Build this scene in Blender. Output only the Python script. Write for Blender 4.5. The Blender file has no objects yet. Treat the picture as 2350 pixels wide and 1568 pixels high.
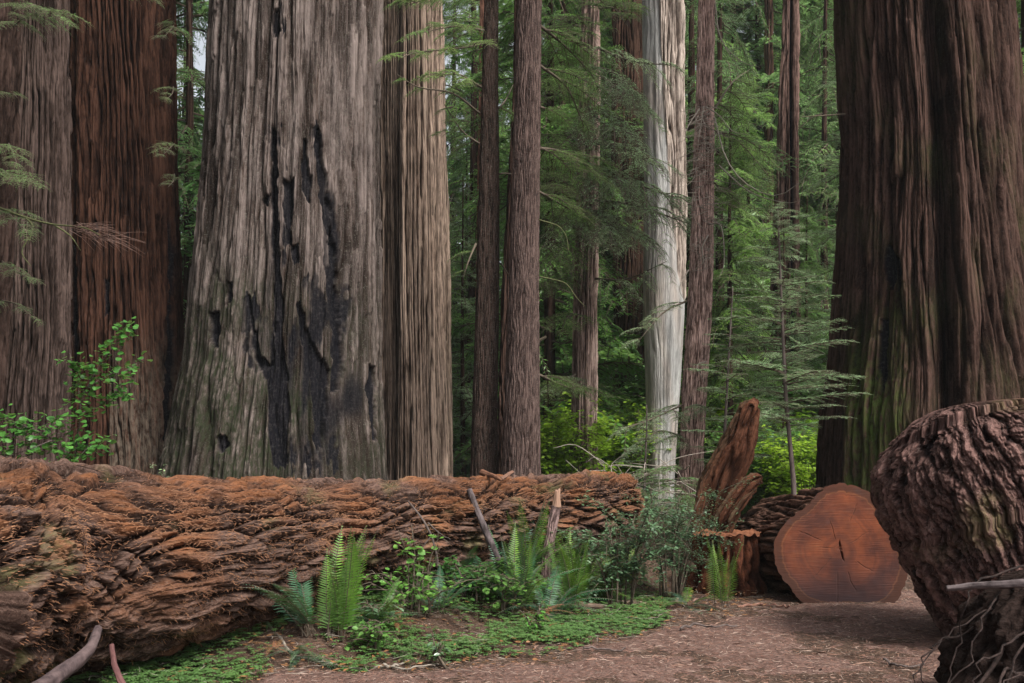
import bpy, math, random
import numpy as np
from mathutils import Vector
random.seed(7); RNG = np.random.default_rng(7)
PI = math.pi
sc = bpy.context.scene
C = sc.collection
# ------------------------------------------------------------------ camera, sky, sun, exposure
EYE = 1.6; F = 2285.0; HOR = 1020.0          # photo measured on a 2350 x 1568 copy
cam_d = bpy.data.cameras.new('camera'); cam = bpy.data.objects.new('camera', cam_d); C.objects.link(cam)
cam.location = (0, 0, EYE); cam.rotation_euler = (PI/2, 0, 0)
cam_d.lens = 35; cam_d.sensor_width = 36; cam_d.shift_y = (HOR-784)/2350
cam_d.clip_start = .05; cam_d.clip_end = 2000
sc.camera = cam
sc.render.resolution_x, sc.render.resolution_y = 1024, 683
SUN_EL, SUN_AZ = math.radians(52), math.radians(139)     # azimuth clockwise from +Y
world = bpy.data.worlds.new('World'); sc.world = world; world.use_nodes = True
wt = world.node_tree; bg = wt.nodes['Background']
sky = wt.nodes.new('ShaderNodeTexSky'); sky.sky_type = 'NISHITA'; sky.sun_disc = False
sky.sun_elevation = SUN_EL; sky.sun_rotation = SUN_AZ; sky.air_density = 1.0; sky.dust_density = 4.0; sky.ozone_density = .6
hsv = wt.nodes.new('ShaderNodeHueSaturation'); hsv.inputs['Saturation'].default_value = .28; hsv.inputs['Value'].default_value = 1.15
wt.links.new(sky.outputs[0], hsv.inputs['Color']); wt.links.new(hsv.outputs[0], bg.inputs[0]); bg.inputs[1].default_value = .10
sd = bpy.data.lights.new('sun', 'SUN'); so = bpy.data.objects.new('sun', sd); C.objects.link(so)
sd.energy = 3.0; sd.angle = math.radians(14); sd.color = (1, .96, .9)
sdir = Vector((math.sin(SUN_AZ)*math.cos(SUN_EL), math.cos(SUN_AZ)*math.cos(SUN_EL), math.sin(SUN_EL)))
so.rotation_euler = sdir.to_track_quat('Z', 'Y').to_euler(); so.location = sdir*60
sc.view_settings.view_transform = 'Standard'; sc.view_settings.look = 'None'
sc.view_settings.exposure = 1.0; sc.view_settings.gamma = 1
sc.render.engine = 'CYCLES'
sc.cycles.max_bounces = 5; sc.cycles.diffuse_bounces = 3; sc.cycles.glossy_bounces = 1
sc.cycles.transmission_bounces = 3; sc.cycles.transparent_max_bounces = 4

def P(px, py, Y):
    return np.array([(px-1175)/F*Y, Y, EYE+(HOR-py)/F*Y])
def PG(px, py, z=0.0):                       # ground point seen at that spot
    Y = (EYE-z)*F/(py-HOR); return np.array([(px-1175)/F*Y, Y, z])

# ------------------------------------------------------------------ noise
_p = np.random.default_rng(11).permutation(256); _p = np.concatenate([_p, _p, _p]).astype(np.int32)
_g = np.random.default_rng(5).normal(size=(256, 3)); _g /= np.linalg.norm(_g, axis=1)[:, None]; _g = _g.astype(np.float32)
def pn(x, y, z, seed=0):
    x, y, z = np.broadcast_arrays(np.asarray(x, np.float32)+seed*17.13, np.asarray(y, np.float32)+seed*5.71, np.asarray(z, np.float32)-seed*9.37)
    xi, yi, zi = np.floor(x).astype(np.int32), np.floor(y).astype(np.int32), np.floor(z).astype(np.int32)
    fx, fy, fz = x-xi, y-yi, z-zi
    u, v, w = [t*t*t*(t*(t*6-15)+10) for t in (fx, fy, fz)]
    out = 0
    for dx in (0, 1):
        for dy in (0, 1):
            h0 = _p[_p[(xi+dx) & 255]+((yi+dy) & 255)]
            for dz in (0, 1):
                g = _g[_p[h0+((zi+dz) & 255)] & 255]
                d = g[..., 0]*(fx-dx)+g[..., 1]*(fy-dy)+g[..., 2]*(fz-dz)
                out = out+d*(u if dx else 1-u)*(v if dy else 1-v)*(w if dz else 1-w)
    return out*1.5
def fbm(x, y, z, o=3, seed=0):
    s = 0; a = 1
    for i in range(o): s = s+a*pn(x*2**i, y*2**i, z*2**i, seed+i); a *= .5
    return s
def sstep(a, b, x):
    t = np.clip((x-a)/(b-a), 0, 1); return t*t*(3-2*t)

# ------------------------------------------------------------------ mesh helpers
class MB:
    def __init__(s): s.v = []; s.q = []; s.t = []; s.a = []; s.mq = []; s.mt = []; s.n = 0
    def add(s, v, q=None, t=None, m=0, attr=None):
        v = np.asarray(v, np.float32).reshape(-1, 3); s.v.append(v)
        if q is not None and len(q): q = np.asarray(q, np.int64).reshape(-1, 4)+s.n; s.q.append(q); s.mq.append(np.full(len(q), m))
        if t is not None and len(t): t = np.asarray(t, np.int64).reshape(-1, 3)+s.n; s.t.append(t); s.mt.append(np.full(len(t), m))
        s.a.append(attr or {}); s.n += len(v)
    def build(s, name, mats, parent=None, smooth=True):
        me = bpy.data.meshes.new(name)
        V = np.concatenate(s.v)
        Q = np.concatenate(s.q) if s.q else np.zeros((0, 4), np.int64); T = np.concatenate(s.t) if s.t else np.zeros((0, 3), np.int64)
        me.vertices.add(len(V)); me.vertices.foreach_set('co', V.ravel())
        me.loops.add(len(Q)*4+len(T)*3); me.loops.foreach_set('vertex_index', np.concatenate([Q.ravel(), T.ravel()]).astype(np.int32))
        me.polygons.add(len(Q)+len(T))
        me.polygons.foreach_set('loop_start', np.concatenate([np.arange(len(Q))*4, len(Q)*4+np.arange(len(T))*3]).astype(np.int32))
        mi = np.concatenate(s.mq+s.mt) if (s.mq or s.mt) else np.zeros(0)
        me.polygons.foreach_set('material_index', mi.astype(np.int32))
        me.polygons.foreach_set('use_smooth', np.full(len(mi), smooth))
        me.update(calc_edges=True)
        keys = {k: (v.ndim if hasattr(v, 'ndim') else 1) for a in s.a for k, v in a.items()}
        for k, nd in keys.items():
            at = me.attributes.new(k, 'FLOAT_VECTOR' if nd == 2 else 'FLOAT', 'POINT')
            arr = [np.asarray(a[k], np.float32) if k in a else np.zeros((len(v), 3) if nd == 2 else len(v), np.float32) for a, v in zip(s.a, s.v)]
            at.data.foreach_set('vector' if nd == 2 else 'value', np.concatenate(arr).ravel())
        for m in (mats if isinstance(mats, (list, tuple)) else [mats]): me.materials.append(m)
        o = bpy.data.objects.new(name, me); C.objects.link(o)
        if parent: o.parent = parent
        return o
def tag(o, label=None, cat=None, group=None, kind=None):
    if label: o['label'] = label
    if cat: o['category'] = cat
    if group: o['group'] = group
    if kind: o['kind'] = kind
    return o
def thing(name, label, cat, loc=(0, 0, 0), group=None):
    o = bpy.data.objects.new(name, None); C.objects.link(o); o.location = tuple(float(a) for a in loc); o.empty_display_size = .2
    return tag(o, label, cat, group)
def dup(root, loc, rz=0, scale=1, label=None, cat=None):
    r = root.copy(); C.objects.link(r); r.location = tuple(float(a) for a in loc); r.rotation_euler = (0, 0, rz); r.scale = (scale,)*3 if not hasattr(scale, '__len__') else scale
    if label: r['label'] = label
    for ch in root.children:
        c = ch.copy(); C.objects.link(c); c.parent = r
    return r

def spline(pts, n):
    pts = np.asarray(pts, float); k = len(pts)
    if k == 1: return np.repeat(pts, n, 0)
    t = np.atleast_1d(np.asarray(n, float)) if hasattr(n, '__len__') else np.linspace(0, k-1, n)
    m = np.gradient(pts, axis=0) if k > 2 else np.repeat((pts[1]-pts[0])[None], 2, 0)
    i = np.clip(np.floor(t).astype(int), 0, k-2); f = (t-i)[:, None] if pts.ndim > 1 else t-i
    return (2*f**3-3*f**2+1)*pts[i]+(f**3-2*f**2+f)*m[i]+(-2*f**3+3*f**2)*pts[i+1]+(f**3-f**2)*m[i+1]

def frames(c, ref):
    t = np.gradient(c, axis=0); t /= np.linalg.norm(t, axis=1)[:, None]
    e1 = ref-(t@ref)[:, None]*t; e1 /= np.linalg.norm(e1, axis=1)[:, None]
    return t, e1, np.cross(t, e1)

def rough_tube(mb, c, rad, nu, disp, ref=(1, 0, 0), dense=None, cap=(True, True), ell=1.0, m=0, dk=.6):
    """c: (n,3) centre line, rad: (n,), disp(th, s, R, pos)->(radial d, tangential d, attrs). dense: angle that gets most vertices."""
    c = np.asarray(c, float); n = len(c); ref = np.asarray(ref, float)
    tg, e1, e2 = frames(c, ref)
    s = np.concatenate([[0], np.cumsum(np.linalg.norm(np.diff(c, axis=0), axis=1))])
    u = np.arange(nu)/nu
    th = (dense or 0)+2*PI*u-(dk*np.sin(2*PI*u) if dense is not None else 0)
    TH, S = np.meshgrid(th, s); R = np.repeat(np.asarray(rad, float)[:, None], nu, 1)
    x, y = np.cos(TH)*R, np.sin(TH)*R
    pos0 = c[:, None]+e1[:, None]*(x)[..., None]+e2[:, None]*(y*ell)[..., None]
    d, tang, at = disp(TH, S, R, pos0)
    nr = e1[:, None]*np.cos(TH)[..., None]+e2[:, None]*(np.sin(TH)*ell)[..., None]
    tr = -e1[:, None]*np.sin(TH)[..., None]+e2[:, None]*(np.cos(TH)*ell)[..., None]
    pos = pos0+nr*np.asarray(d)[..., None]+tr*np.asarray(tang)[..., None] if tang is not None else pos0+nr*d[..., None]
    if 'ax' in at: pos = pos+tg[:, None]*at.pop('ax')[..., None]
    bc = np.stack([x, y, S], -1)
    i = np.arange(n-1)[:, None]*nu; j = np.arange(nu)[None]; j2 = (j+1) % nu
    q = np.stack([i+j, i+j2, i+nu+j2, i+nu+j], -1).reshape(-1, 4)
    V = pos.reshape(-1, 3); A = {k: np.asarray(v, np.float32).reshape(-1) for k, v in at.items()}; A['bc'] = bc.reshape(-1, 3).astype(np.float32)
    tris = []
    ex = []
    for end, on in ((0, cap[0]), (n-1, cap[1])):
        if on:
            ci = len(V)+len(ex); ex.append(pos[end].mean(0)); base = end*nu
            a = base+np.arange(nu); b = base+(np.arange(nu)+1) % nu
            tris.append(np.stack([np.full(nu, ci), b, a] if end == 0 else [np.full(nu, ci), a, b], -1))
    if ex:
        V = np.concatenate([V, np.array(ex)])
        for k in A: A[k] = np.concatenate([A[k], A[k][:len(ex)]*0])
    mb.add(V, q, np.concatenate(tris) if tris else None, m, A)
    return pos, nr

def tube(mb, pts, r0, r1, seg=8, sides=6, m=0, wob=0.0):
    c = spline(pts, seg+1) if len(pts) > 2 else np.linspace(pts[0], pts[1], seg+1)
    if wob: c = c+RNG.normal(size=c.shape)*wob*np.linspace(0, 1, seg+1)[:, None]
    rr = np.linspace(r0, r1, seg+1)
    d = c[-1]-c[0]; ref = np.array([0, 0, 1.]) if abs(d[2]) < .8*np.linalg.norm(d) else np.array([1., .1, 0])
    tg, e1, e2 = frames(c, ref)
    th = np.arange(sides)*2*PI/sides
    pos = c[:, None]+(e1[:, None]*np.cos(th)[None, :, None]+e2[:, None]*np.sin(th)[None, :, None])*rr[:, None, None]
    i = np.arange(seg)[:, None]*sides; j = np.arange(sides)[None]; j2 = (j+1) % sides
    q = np.stack([i+j, i+j2, i+sides+j2, i+sides+j], -1).reshape(-1, 4)
    caps = [[0, k+1, k] for k in range(1, sides-1)]+[[seg*sides, seg*sides+k, seg*sides+k+1] for k in range(1, sides-1)]
    mb.add(pos.reshape(-1, 3), q, caps, m)
    return c

# ------------------------------------------------------------------ materials
def newmat(name):
    m = bpy.data.materials.new(name); m.use_nodes = True; nt = m.node_tree
    b = nt.nodes['Principled BSDF']; b.inputs['Roughness'].default_value = .85; b.inputs['Specular IOR Level'].default_value = .25
    return m, nt, b
def N(nt, t, **kw):
    n = nt.nodes.new(t)
    for k, v in kw.items():
        if k.startswith('i_'): n.inputs[k[2:].replace('_', ' ')].default_value = v
        else: setattr(n, k, v)
    return n
def mixc(nt, f, a, b, mode='MIX'):
    n = nt.nodes.new('ShaderNodeMix'); n.data_type = 'RGBA'; n.blend_type = mode
    for i, v in ((0, f), (6, a), (7, b)):
        if hasattr(v, 'node'): nt.links.new(v, n.inputs[i])
        else: n.inputs[i].default_value = v if i == 0 else (*v, 1)
    return n.outputs[2]
def ramp(nt, src, a, b):
    n = N(nt, 'ShaderNodeMapRange'); nt.links.new(src, n.inputs[0]); n.inputs[1].default_value = a; n.inputs[2].default_value = b; n.clamp = True
    return n.outputs[0]
def math_(nt, op, a, b):
    n = N(nt, 'ShaderNodeMath', operation=op)
    for i, v in enumerate((a, b)):
        if hasattr(v, 'node'): nt.links.new(v, n.inputs[i])
        else: n.inputs[i].default_value = v
    return n.outputs[0]
def attr(nt, name):
    n = nt.nodes.new('ShaderNodeAttribute'); n.attribute_name = name; return n
def noise(nt, vec, scale, sx=1, sz=1, detail=3, rough=.6, off=0):
    mp = N(nt, 'ShaderNodeMapping'); mp.inputs['Scale'].default_value = (sx, sx, sz); mp.inputs['Location'].default_value = (off, off*.7, off*1.3)
    nt.links.new(vec, mp.inputs[0])
    n = N(nt, 'ShaderNodeTexNoise'); n.inputs['Scale'].default_value = scale; n.inputs['Detail'].default_value = detail; n.inputs['Roughness'].default_value = rough
    nt.links.new(mp.outputs[0], n.inputs['Vector']); return n.outputs['Fac']
def bark_mat(name, a, b, groove_shade, moss=(.06, .08, .02), st=14, fib=60, bump=.02, bare=(.5, .48, .44), char_shade=(.006, .006, .008), speck=0.0, spc=(.25, .27, .22), gs=.9):
    st *= .45; fib *= 1.25
    m, nt, bs = newmat(name); bc = attr(nt, 'bc').outputs['Vector']
    big = noise(nt, bc, 1, 5, .5, 3); fine = noise(nt, bc, 1, fib, fib/st, 4, .7); mid = noise(nt, bc, 1, fib*.3, fib*.3/st*.7, 3, .6, 3)
    col = mixc(nt, ramp(nt, big, .38, .62), a, b)
    col = mixc(nt, ramp(nt, mid, .35, .7), col, tuple(min(1, x*1.45) for x in a))
    col = mixc(nt, math_(nt, 'MULTIPLY', ramp(nt, fine, .55, .38), .55), col, tuple(x*.3 for x in b))
    m2 = noise(nt, bc, 1, fib*.45, fib*.45/st*.6, 3, .75, 13)
    col = mixc(nt, math_(nt, 'MULTIPLY', ramp(nt, m2, .48, .36), .5), col, tuple(x*.3 for x in b))
    col = mixc(nt, math_(nt, 'MULTIPLY', ramp(nt, m2, .56, .72), .5), col, tuple(min(1, x*1.6) for x in a))
    tn = attr(nt, 'tone').outputs['Fac']
    col = mixc(nt, math_(nt, 'MULTIPLY', ramp(nt, tn, 0, -1), .85), col, tuple(x*.22 for x in b)); col = mixc(nt, math_(nt, 'MULTIPLY', ramp(nt, tn, 0, 1), .7), col, tuple(min(1, x*1.7) for x in a))
    col = mixc(nt, math_(nt, 'MULTIPLY', attr(nt, 'groove_shade').outputs['Fac'], gs), col, tuple(x*.6 for x in groove_shade))  # furrow brown of the bark, darkened further to imitate crevice shade
    if speck:
        sp = noise(nt, bc, 1, 55, 40, 3, .75, 9)
        col = mixc(nt, math_(nt, 'MULTIPLY', ramp(nt, sp, .56, .66), speck), col, spc)
    col = mixc(nt, math_(nt, 'MULTIPLY', attr(nt, 'moss').outputs['Fac'], ramp(nt, noise(nt, bc, 1, 18, 7, 4, .7, 5), .35, .6)), col, moss)
    col = mixc(nt, attr(nt, 'bare').outputs['Fac'], col, mixc(nt, ramp(nt, noise(nt, bc, 1, 7, 1.1, 4, .7, 17), .38, .62), mixc(nt, ramp(nt, fine, .35, .6), bare, tuple(x*.7 for x in bare)), tuple(x*.42 for x in bare)))
    col = mixc(nt, attr(nt, 'char_shade').outputs['Fac'], col, mixc(nt, ramp(nt, noise(nt, bc, 1, 26, 22, 4, .8, 31), .5, .68), char_shade, (.035, .032, .032)))
    nt.links.new(col, bs.inputs['Base Color'])
    bp = N(nt, 'ShaderNodeBump'); bp.inputs['Distance'].default_value = bump; bp.inputs['Strength'].default_value = .9
    nt.links.new(math_(nt, 'ADD', math_(nt, 'MULTIPLY', fine, .7), math_(nt, 'ADD', mid, m2)), bp.inputs['Height']); nt.links.new(bp.outputs[0], bs.inputs['Normal'])
    bs.inputs['Roughness'].default_value = 1.0; bs.inputs['Specular IOR Level'].default_value = .04
    return m
def leaf_mat(name, a, b, under=None, trans=.3, ns=1.2, spec=.4, rough=.45, rnd=.5):
    m, nt, bs = newmat(name); tc = N(nt, 'ShaderNodeTexCoord'); obj = tc.outputs['Object']
    oi = N(nt, 'ShaderNodeObjectInfo')
    n1 = noise(nt, obj, ns, 1, 1, 2); n2 = noise(nt, obj, 24, 1, 1, 1, .5, 4)
    col = mixc(nt, ramp(nt, n1, .35, .65), a, b)
    col = mixc(nt, math_(nt, 'MULTIPLY', ramp(nt, n2, .5, .75), .5), col, tuple(min(1, x*1.7) for x in b))
    if under:
        g = N(nt, 'ShaderNodeNewGeometry'); col = mixc(nt, math_(nt, 'MULTIPLY', g.outputs['Backfacing'], .55), col, under)
    hs = N(nt, 'ShaderNodeHueSaturation'); nt.links.new(col, hs.inputs['Color'])
    nt.links.new(math_(nt, 'ADD', math_(nt, 'MULTIPLY', oi.outputs['Random'], rnd), 1-rnd/2), hs.inputs['Value'])
    nt.links.new(math_(nt, 'ADD', math_(nt, 'MULTIPLY', oi.outputs['Random'], -.03), .515), hs.inputs['Hue'])
    col = hs.outputs[0]
    nt.links.new(col, bs.inputs['Base Color']); bs.inputs['Roughness'].default_value = rough; bs.inputs['Specular IOR Level'].default_value = spec
    tr = N(nt, 'ShaderNodeBsdfTranslucent'); nt.links.new(mixc(nt, .35, col, (.25, .4, .05), 'MIX'), tr.inputs[0])
    mx = N(nt, 'ShaderNodeMixShader'); mx.inputs[0].default_value = trans
    nt.links.new(bs.outputs[0], mx.inputs[1]); nt.links.new(tr.outputs[0], mx.inputs[2])
    nt.links.new(mx.outputs[0], nt.nodes['Material Output'].inputs[0]); return m
def plain(name, a, b, scale=20, rough=.9, bump=.004, stz=1):
    m, nt, bs = newmat(name); tc = N(nt, 'ShaderNodeTexCoord')
    f = noise(nt, tc.outputs['Object'], scale, 1, stz, 4, .7)
    nt.links.new(mixc(nt, ramp(nt, f, .35, .65), a, b), bs.inputs['Base Color']); bs.inputs['Roughness'].default_value = rough
    bp = N(nt, 'ShaderNodeBump'); bp.inputs['Distance'].default_value = bump; nt.links.new(f, bp.inputs['Height']); nt.links.new(bp.outputs[0], bs.inputs['Normal'])
    return m

M_twig = plain('twig_wood', (.06, .045, .032), (.12, .095, .07), 30)
M_paletwig = plain('dead_twig_wood', (.15, .125, .10), (.27, .235, .195), 25)
M_mosstwig = plain('mossy_wood', (.04, .042, .02), (.10, .105, .04), 30)
M_stick = plain('stick_bark', (.05, .038, .034), (.13, .10, .09), 18, stz=.3)
M_leafA = leaf_mat('redwood_leaf', (.10, .22, .045), (.18, .34, .065), (.19, .32, .16), .45)
M_leafB = leaf_mat('fir_leaf', (.075, .18, .055), (.14, .28, .075), (.17, .28, .18), .42)
M_leafP = leaf_mat('pale_redwood_leaf', (.20, .35, .13), (.33, .47, .26), (.32, .42, .35), .4)
M_lime = leaf_mat('vine_maple_leaf', (.17, .32, .025), (.30, .46, .04), None, .45)
M_hazel = leaf_mat('hazel_leaf', (.06, .17, .03), (.12, .28, .05), (.13, .27, .09), .35, 3)
M_huck = leaf_mat('evergreen_shrub_leaf', (.04, .085, .04), (.085, .15, .075), (.12, .17, .12), .15, 3, .6, .35)
M_oxalis = leaf_mat('sorrel_leaf', (.025, .065, .018), (.055, .125, .028), (.08, .16, .05), .25, 2)
M_fern = leaf_mat('fern_leaf', (.045, .12, .02), (.12, .24, .03), (.08, .15, .05), .3, 2)
M_fernd = leaf_mat('dark_fern_leaf', (.02, .075, .035), (.04, .12, .05), (.07, .13, .09), .2, 2)
M_dead = leaf_mat('dead_leaf', (.16, .07, .03), (.28, .13, .06), None, .2, 6)
M_under = leaf_mat('understory_leaf', (.05, .13, .03), (.09, .20, .04), (.12, .2, .1), .35, 1.5)

# ------------------------------------------------------------------ ground
def gh(x, y):
    h = .035*pn(x*.6, y*.6, 0, 3)+.015*pn(x*2, y*2, 0, 4)
    q = (x+2.0)*.785-(y-7.95)*.62; al = (x+2.0)*.62+(y-7.95)*.785     # q: metres in front of the fallen log's axis, al: along it
    h = h+1.8*sstep(40, 110, y)+.27*sstep(1.25, .35, q)*sstep(-1.6, -.6, q)*sstep(-1.2, .4, al)*sstep(8, 6, al)
    return h
# path boundary (photo): cover above, path below
PE = np.array([(200, 1640), (430, 1568), (620, 1520), (900, 1528), (1200, 1508), (1450, 1462), (1530, 1415), (1600, 1398), (1700, 1392)])
PEw = np.array([PG(a, b) for a, b in PE])
def patch(name, xs, ys, hf, mat, smooth=True):
    X, Y = np.meshgrid(xs, ys); Z = hf(X, Y); nx = len(xs); ny = len(ys)
    i = np.arange(ny-1)[:, None]*nx; j = np.arange(nx-1)[None]
    q = np.stack([i+j, i+j+1, i+nx+j+1, i+nx+j], -1).reshape(-1, 4)
    mb = MB(); mb.add(np.stack([X, Y, Z], -1), q); return mb.build(name, mat)
def ground_mat(name, a, b, c, sc1=1.0):
    m, nt, bs = newmat(name); tc = N(nt, 'ShaderNodeTexCoord').outputs['Object']
    n1 = noise(nt, tc, 1.3, 1, 1, 4, .6); n2 = noise(nt, tc, 40*sc1, 1, 1, 4, .75, 2); n3 = noise(nt, tc, 14, 1, 2.5, 4, .7, 7)
    n4 = noise(nt, tc, 1, 30, 30, 3, .8, 5)
    col = mixc(nt, ramp(nt, n1, .4, .6), a, b); col = mixc(nt, ramp(nt, n3, .45, .7), col, c)
    col = mixc(nt, math_(nt, 'MULTIPLY', ramp(nt, n2, .6, .35), .75), col, tuple(x*.25 for x in a))
    col = mixc(nt, math_(nt, 'MULTIPLY', ramp(nt, n4, .58, .68), .35), col, (.30, .24, .20))
    nt.links.new(col, bs.inputs['Base Color']); bs.inputs['Roughness'].default_value = .95
    bp = N(nt, 'ShaderNodeBump'); bp.inputs['Distance'].default_value = .02; nt.links.new(math_(nt, 'ADD', n2, n3), bp.inputs['Height']); nt.links.new(bp.outputs[0], bs.inputs['Normal'])
    return m
M_ground = ground_mat('forest_floor', (.055, .030, .020), (.085, .050, .034), (.12, .075, .05))
M_path = ground_mat('needle_path', (.125, .068, .052), (.165, .095, .076), (.22, .14, .115))
def sgrid(a, b, c, d, n1, n2):               # dense in b..c
    return np.unique(np.concatenate([np.linspace(a, b, n1), np.linspace(b, c, n2), np.linspace(c, d, n1)]))
gx = sgrid(-400, -6, 8, 400, 40, 260); gy = sgrid(-60, 4.5, 16, 500, 40, 220)
tag(patch('ground', gx, gy, lambda x, y: gh(x, y), M_ground), kind='structure')
def path_edge(x):                            # y of the path's far border at x
    xs = PEw[:, 0]; return np.interp(x, xs, PEw[:, 1])
def path_in(x, y):                           # >0 inside
    w = .12*pn(x*3, y*3, 0, 8)+.05*pn(x*9, y*9, 0, 9)
    e = np.interp(x, [-5, -2.6, -1.6, -.6, 0, .8, 1.55, 2.1, 2.9, 3.5, 4.6, 5.4, 6.2, 8], [2, 4.5, 7.0, 7.15, 7.35, 8.05, 9.1, 9.6, 10.0, 10.6, 11.2, 12.0, 11.4, 10])
    return e-y+w
def ph(x, y):
    k = sstep(-.12, .22, path_in(x, y))*sstep(9, 7.5, x)
    return gh(x, y)+(k*.022-.014)+.010*fbm(x*6, y*6, 1.0, 3, 12)*k+.03*pn(x*1.1, y*1.6, 5, 5)*k
tag(patch('path', np.linspace(-4, 9, 420), np.linspace(3.0, 13, 380), ph, M_path), kind='structure')

# ------------------------------------------------------------------ standing trunks
def hsh(a, b, seed):
    v = np.sin(a*12.9898+b*78.233+seed*3.17)*43758.5453; return v-np.floor(v)
def strips(a, z, wl, seed, wob=.8):
    w = a+wob*pn(a*.33, z/(wl*2.0), 0, seed)+wob*.35*pn(a*1.0, z/(wl*.8), 3, seed+1)+wob*.10*pn(a*3, z/(wl*.25), 5, seed+2)
    i = np.floor(w); e = np.abs(2*(w-i)-1)
    sg = np.floor(z/wl+hsh(i, 0*i, seed)*7+.10*pn(w*4, z/wl*6, 0, seed+3))
    return 1-e**2.5, hsh(i, sg, seed+5)*2-1, sstep(.66, .95, e)
def bark_disp(lam=.16, L=12, depth=.035, lam2=.06, depth2=.012, flute=.04, ffreq=1.3, w=.16, fine=.006, seed=0, warp=.35, extra=None, ridge=0.0, face=-PI/2):
    def f(TH, S, R, pos):
        x, y = np.cos(TH)*R, np.sin(TH)*R; cx, cy = np.cos(TH), np.sin(TH)
        A = ((TH-face+PI) % (2*PI)); Rm = float(np.median(R)); a = A*Rm/lam
        wl = lam*L*.55; wb = .5+warp
        h1, t1, g1 = strips(a, S, wl, seed+3, wb*1.3); h2, t2, g2 = strips(A*Rm/lam2, S, lam2*L*.9, seed+21, wb); h3, t3, g3 = strips(A*Rm/(lam2*.42), S, lam2*L*.5, seed+41, wb)
        gm = np.clip(.75+.9*pn(x/lam*.5, y/lam*.5, S/(lam*4), seed+9), .1, 1.25)
        fl = flute*(pn(cx*ffreq, cy*ffreq, S*.10, seed+6)-.25+.5*pn(cx*ffreq*2.3, cy*ffreq*2.3, S*.12, seed+7))
        chip = fbm(x/lam*2.2, y/lam*2.2, S/lam*.6, 3, seed+11)
        d = depth*1.7*(h1-1)*gm+depth*.30*t1*gm+depth2*1.2*(h2-1)+depth2*.4*t2+fine*(h3-1)+fine*.5*t3+depth*.18*chip+fl
        at = {'groove_shade': np.clip(g1*gm*1.05+g2*.55+g3*.25, 0, 1), 'tone': np.clip(.45*t1+.5*t2+.35*t3+.3*chip, -1, 1), 'char_shade': g1*0, 'moss': g1*0, 'bare': g1*0}
        if extra: d, at = extra(d, at, TH, S, R, pos)
        return d, None, at
    return f
def topx(pos): return 1175+pos[..., 0]/pos[..., 1]*F, HOR-(pos[..., 2]-EYE)/pos[..., 1]*F
TREES = {}
def make_tree(name, label, cat, edges, Y, mat, disp, nu=260, nv=300, ztop=24, group=None, lean=0):
    e = np.array(edges, float); e = e[np.argsort(-e[:, 0])]      # bottom first
    cx = (e[:, 1]+e[:, 2])/2; r = (e[:, 2]-e[:, 1])/2*Y/F
    X = (cx-1175)/F*Y; Z = EYE+(HOR-e[:, 0])/F*Y
    # extend down to the ground and up above the frame
    X = np.concatenate([[X[0]+(X[0]-X[1])/(Z[1]-Z[0])*(Z[0]+.3)*.6], X]); r = np.concatenate([[r[0]*1.06+max(0, (r[0]-r[1])*.5)], r]); Z = np.concatenate([[-.3], Z])
    dx = (X[-1]-X[-2])/(Z[-1]-Z[-2]); dr = min(0, (r[-1]-r[-2])/(Z[-1]-Z[-2])); H = ztop-Z[-1]
    if H > 1:
        X = np.append(X, X[-1]+dx*H*.7); r = np.append(r, max(r[-1]*.6, r[-1]+dr*H)); Z = np.append(Z, ztop)
    zs = np.concatenate([np.linspace(-.3, Z[-2]+.3, nv), np.linspace(Z[-2]+.6, ztop, 14)]) if H > 1 else np.linspace(-.3, ztop, nv)
    def sm(v):
        a = np.interp(zs, Z, v); k = 9; p = np.pad(a, k//2, mode='edge'); return np.convolve(p, np.ones(k)/k, 'valid') if len(zs) > 40 else a
    c = np.stack([sm(X), np.full(len(zs), Y, float), zs], 1); c[:, 0] -= X[0]; base = np.array([X[0], Y, 0]); c[:, 1] -= Y
    t = thing(name, label, cat, base, group)
    mb = MB()
    def dd(TH, S, R, pos): return disp(TH, S, R, pos+base)
    ang = math.atan2(-Y, -X[0])
    rough_tube(mb, c, sm(r), nu, dd, ref=(1, 0, 0), dense=ang, dk=.65)
    mb.build('trunk', mat, t)
    TREES[label] = (t, c+base, sm(r)); t['_'] = 0; del t['_']
    return t, c+base, sm(r)

def streak_mask(px, py, streaks, seed=0, jag=9):
    m = np.zeros_like(px)
    j = jag*pn(px/14, py/34, 0, seed)+jag*.35*pn(px/5, py/14, 0, seed+1)+jag*.5*pn(px/9, py/70, 0, seed+2)
    for st in streaks:
        a = np.array(st, float)
        cx = np.interp(py, a[:, 0], a[:, 1]); hw = np.interp(py, a[:, 0], a[:, 2])
        inside = (py > a[0, 0]+j) & (py < a[-1, 0]+j*2)
        d = (hw-np.abs(px+j*.7-cx))
        m = np.maximum(m, np.where(inside, sstep(-1.5, 1.5, d), 0))
    return m
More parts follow.
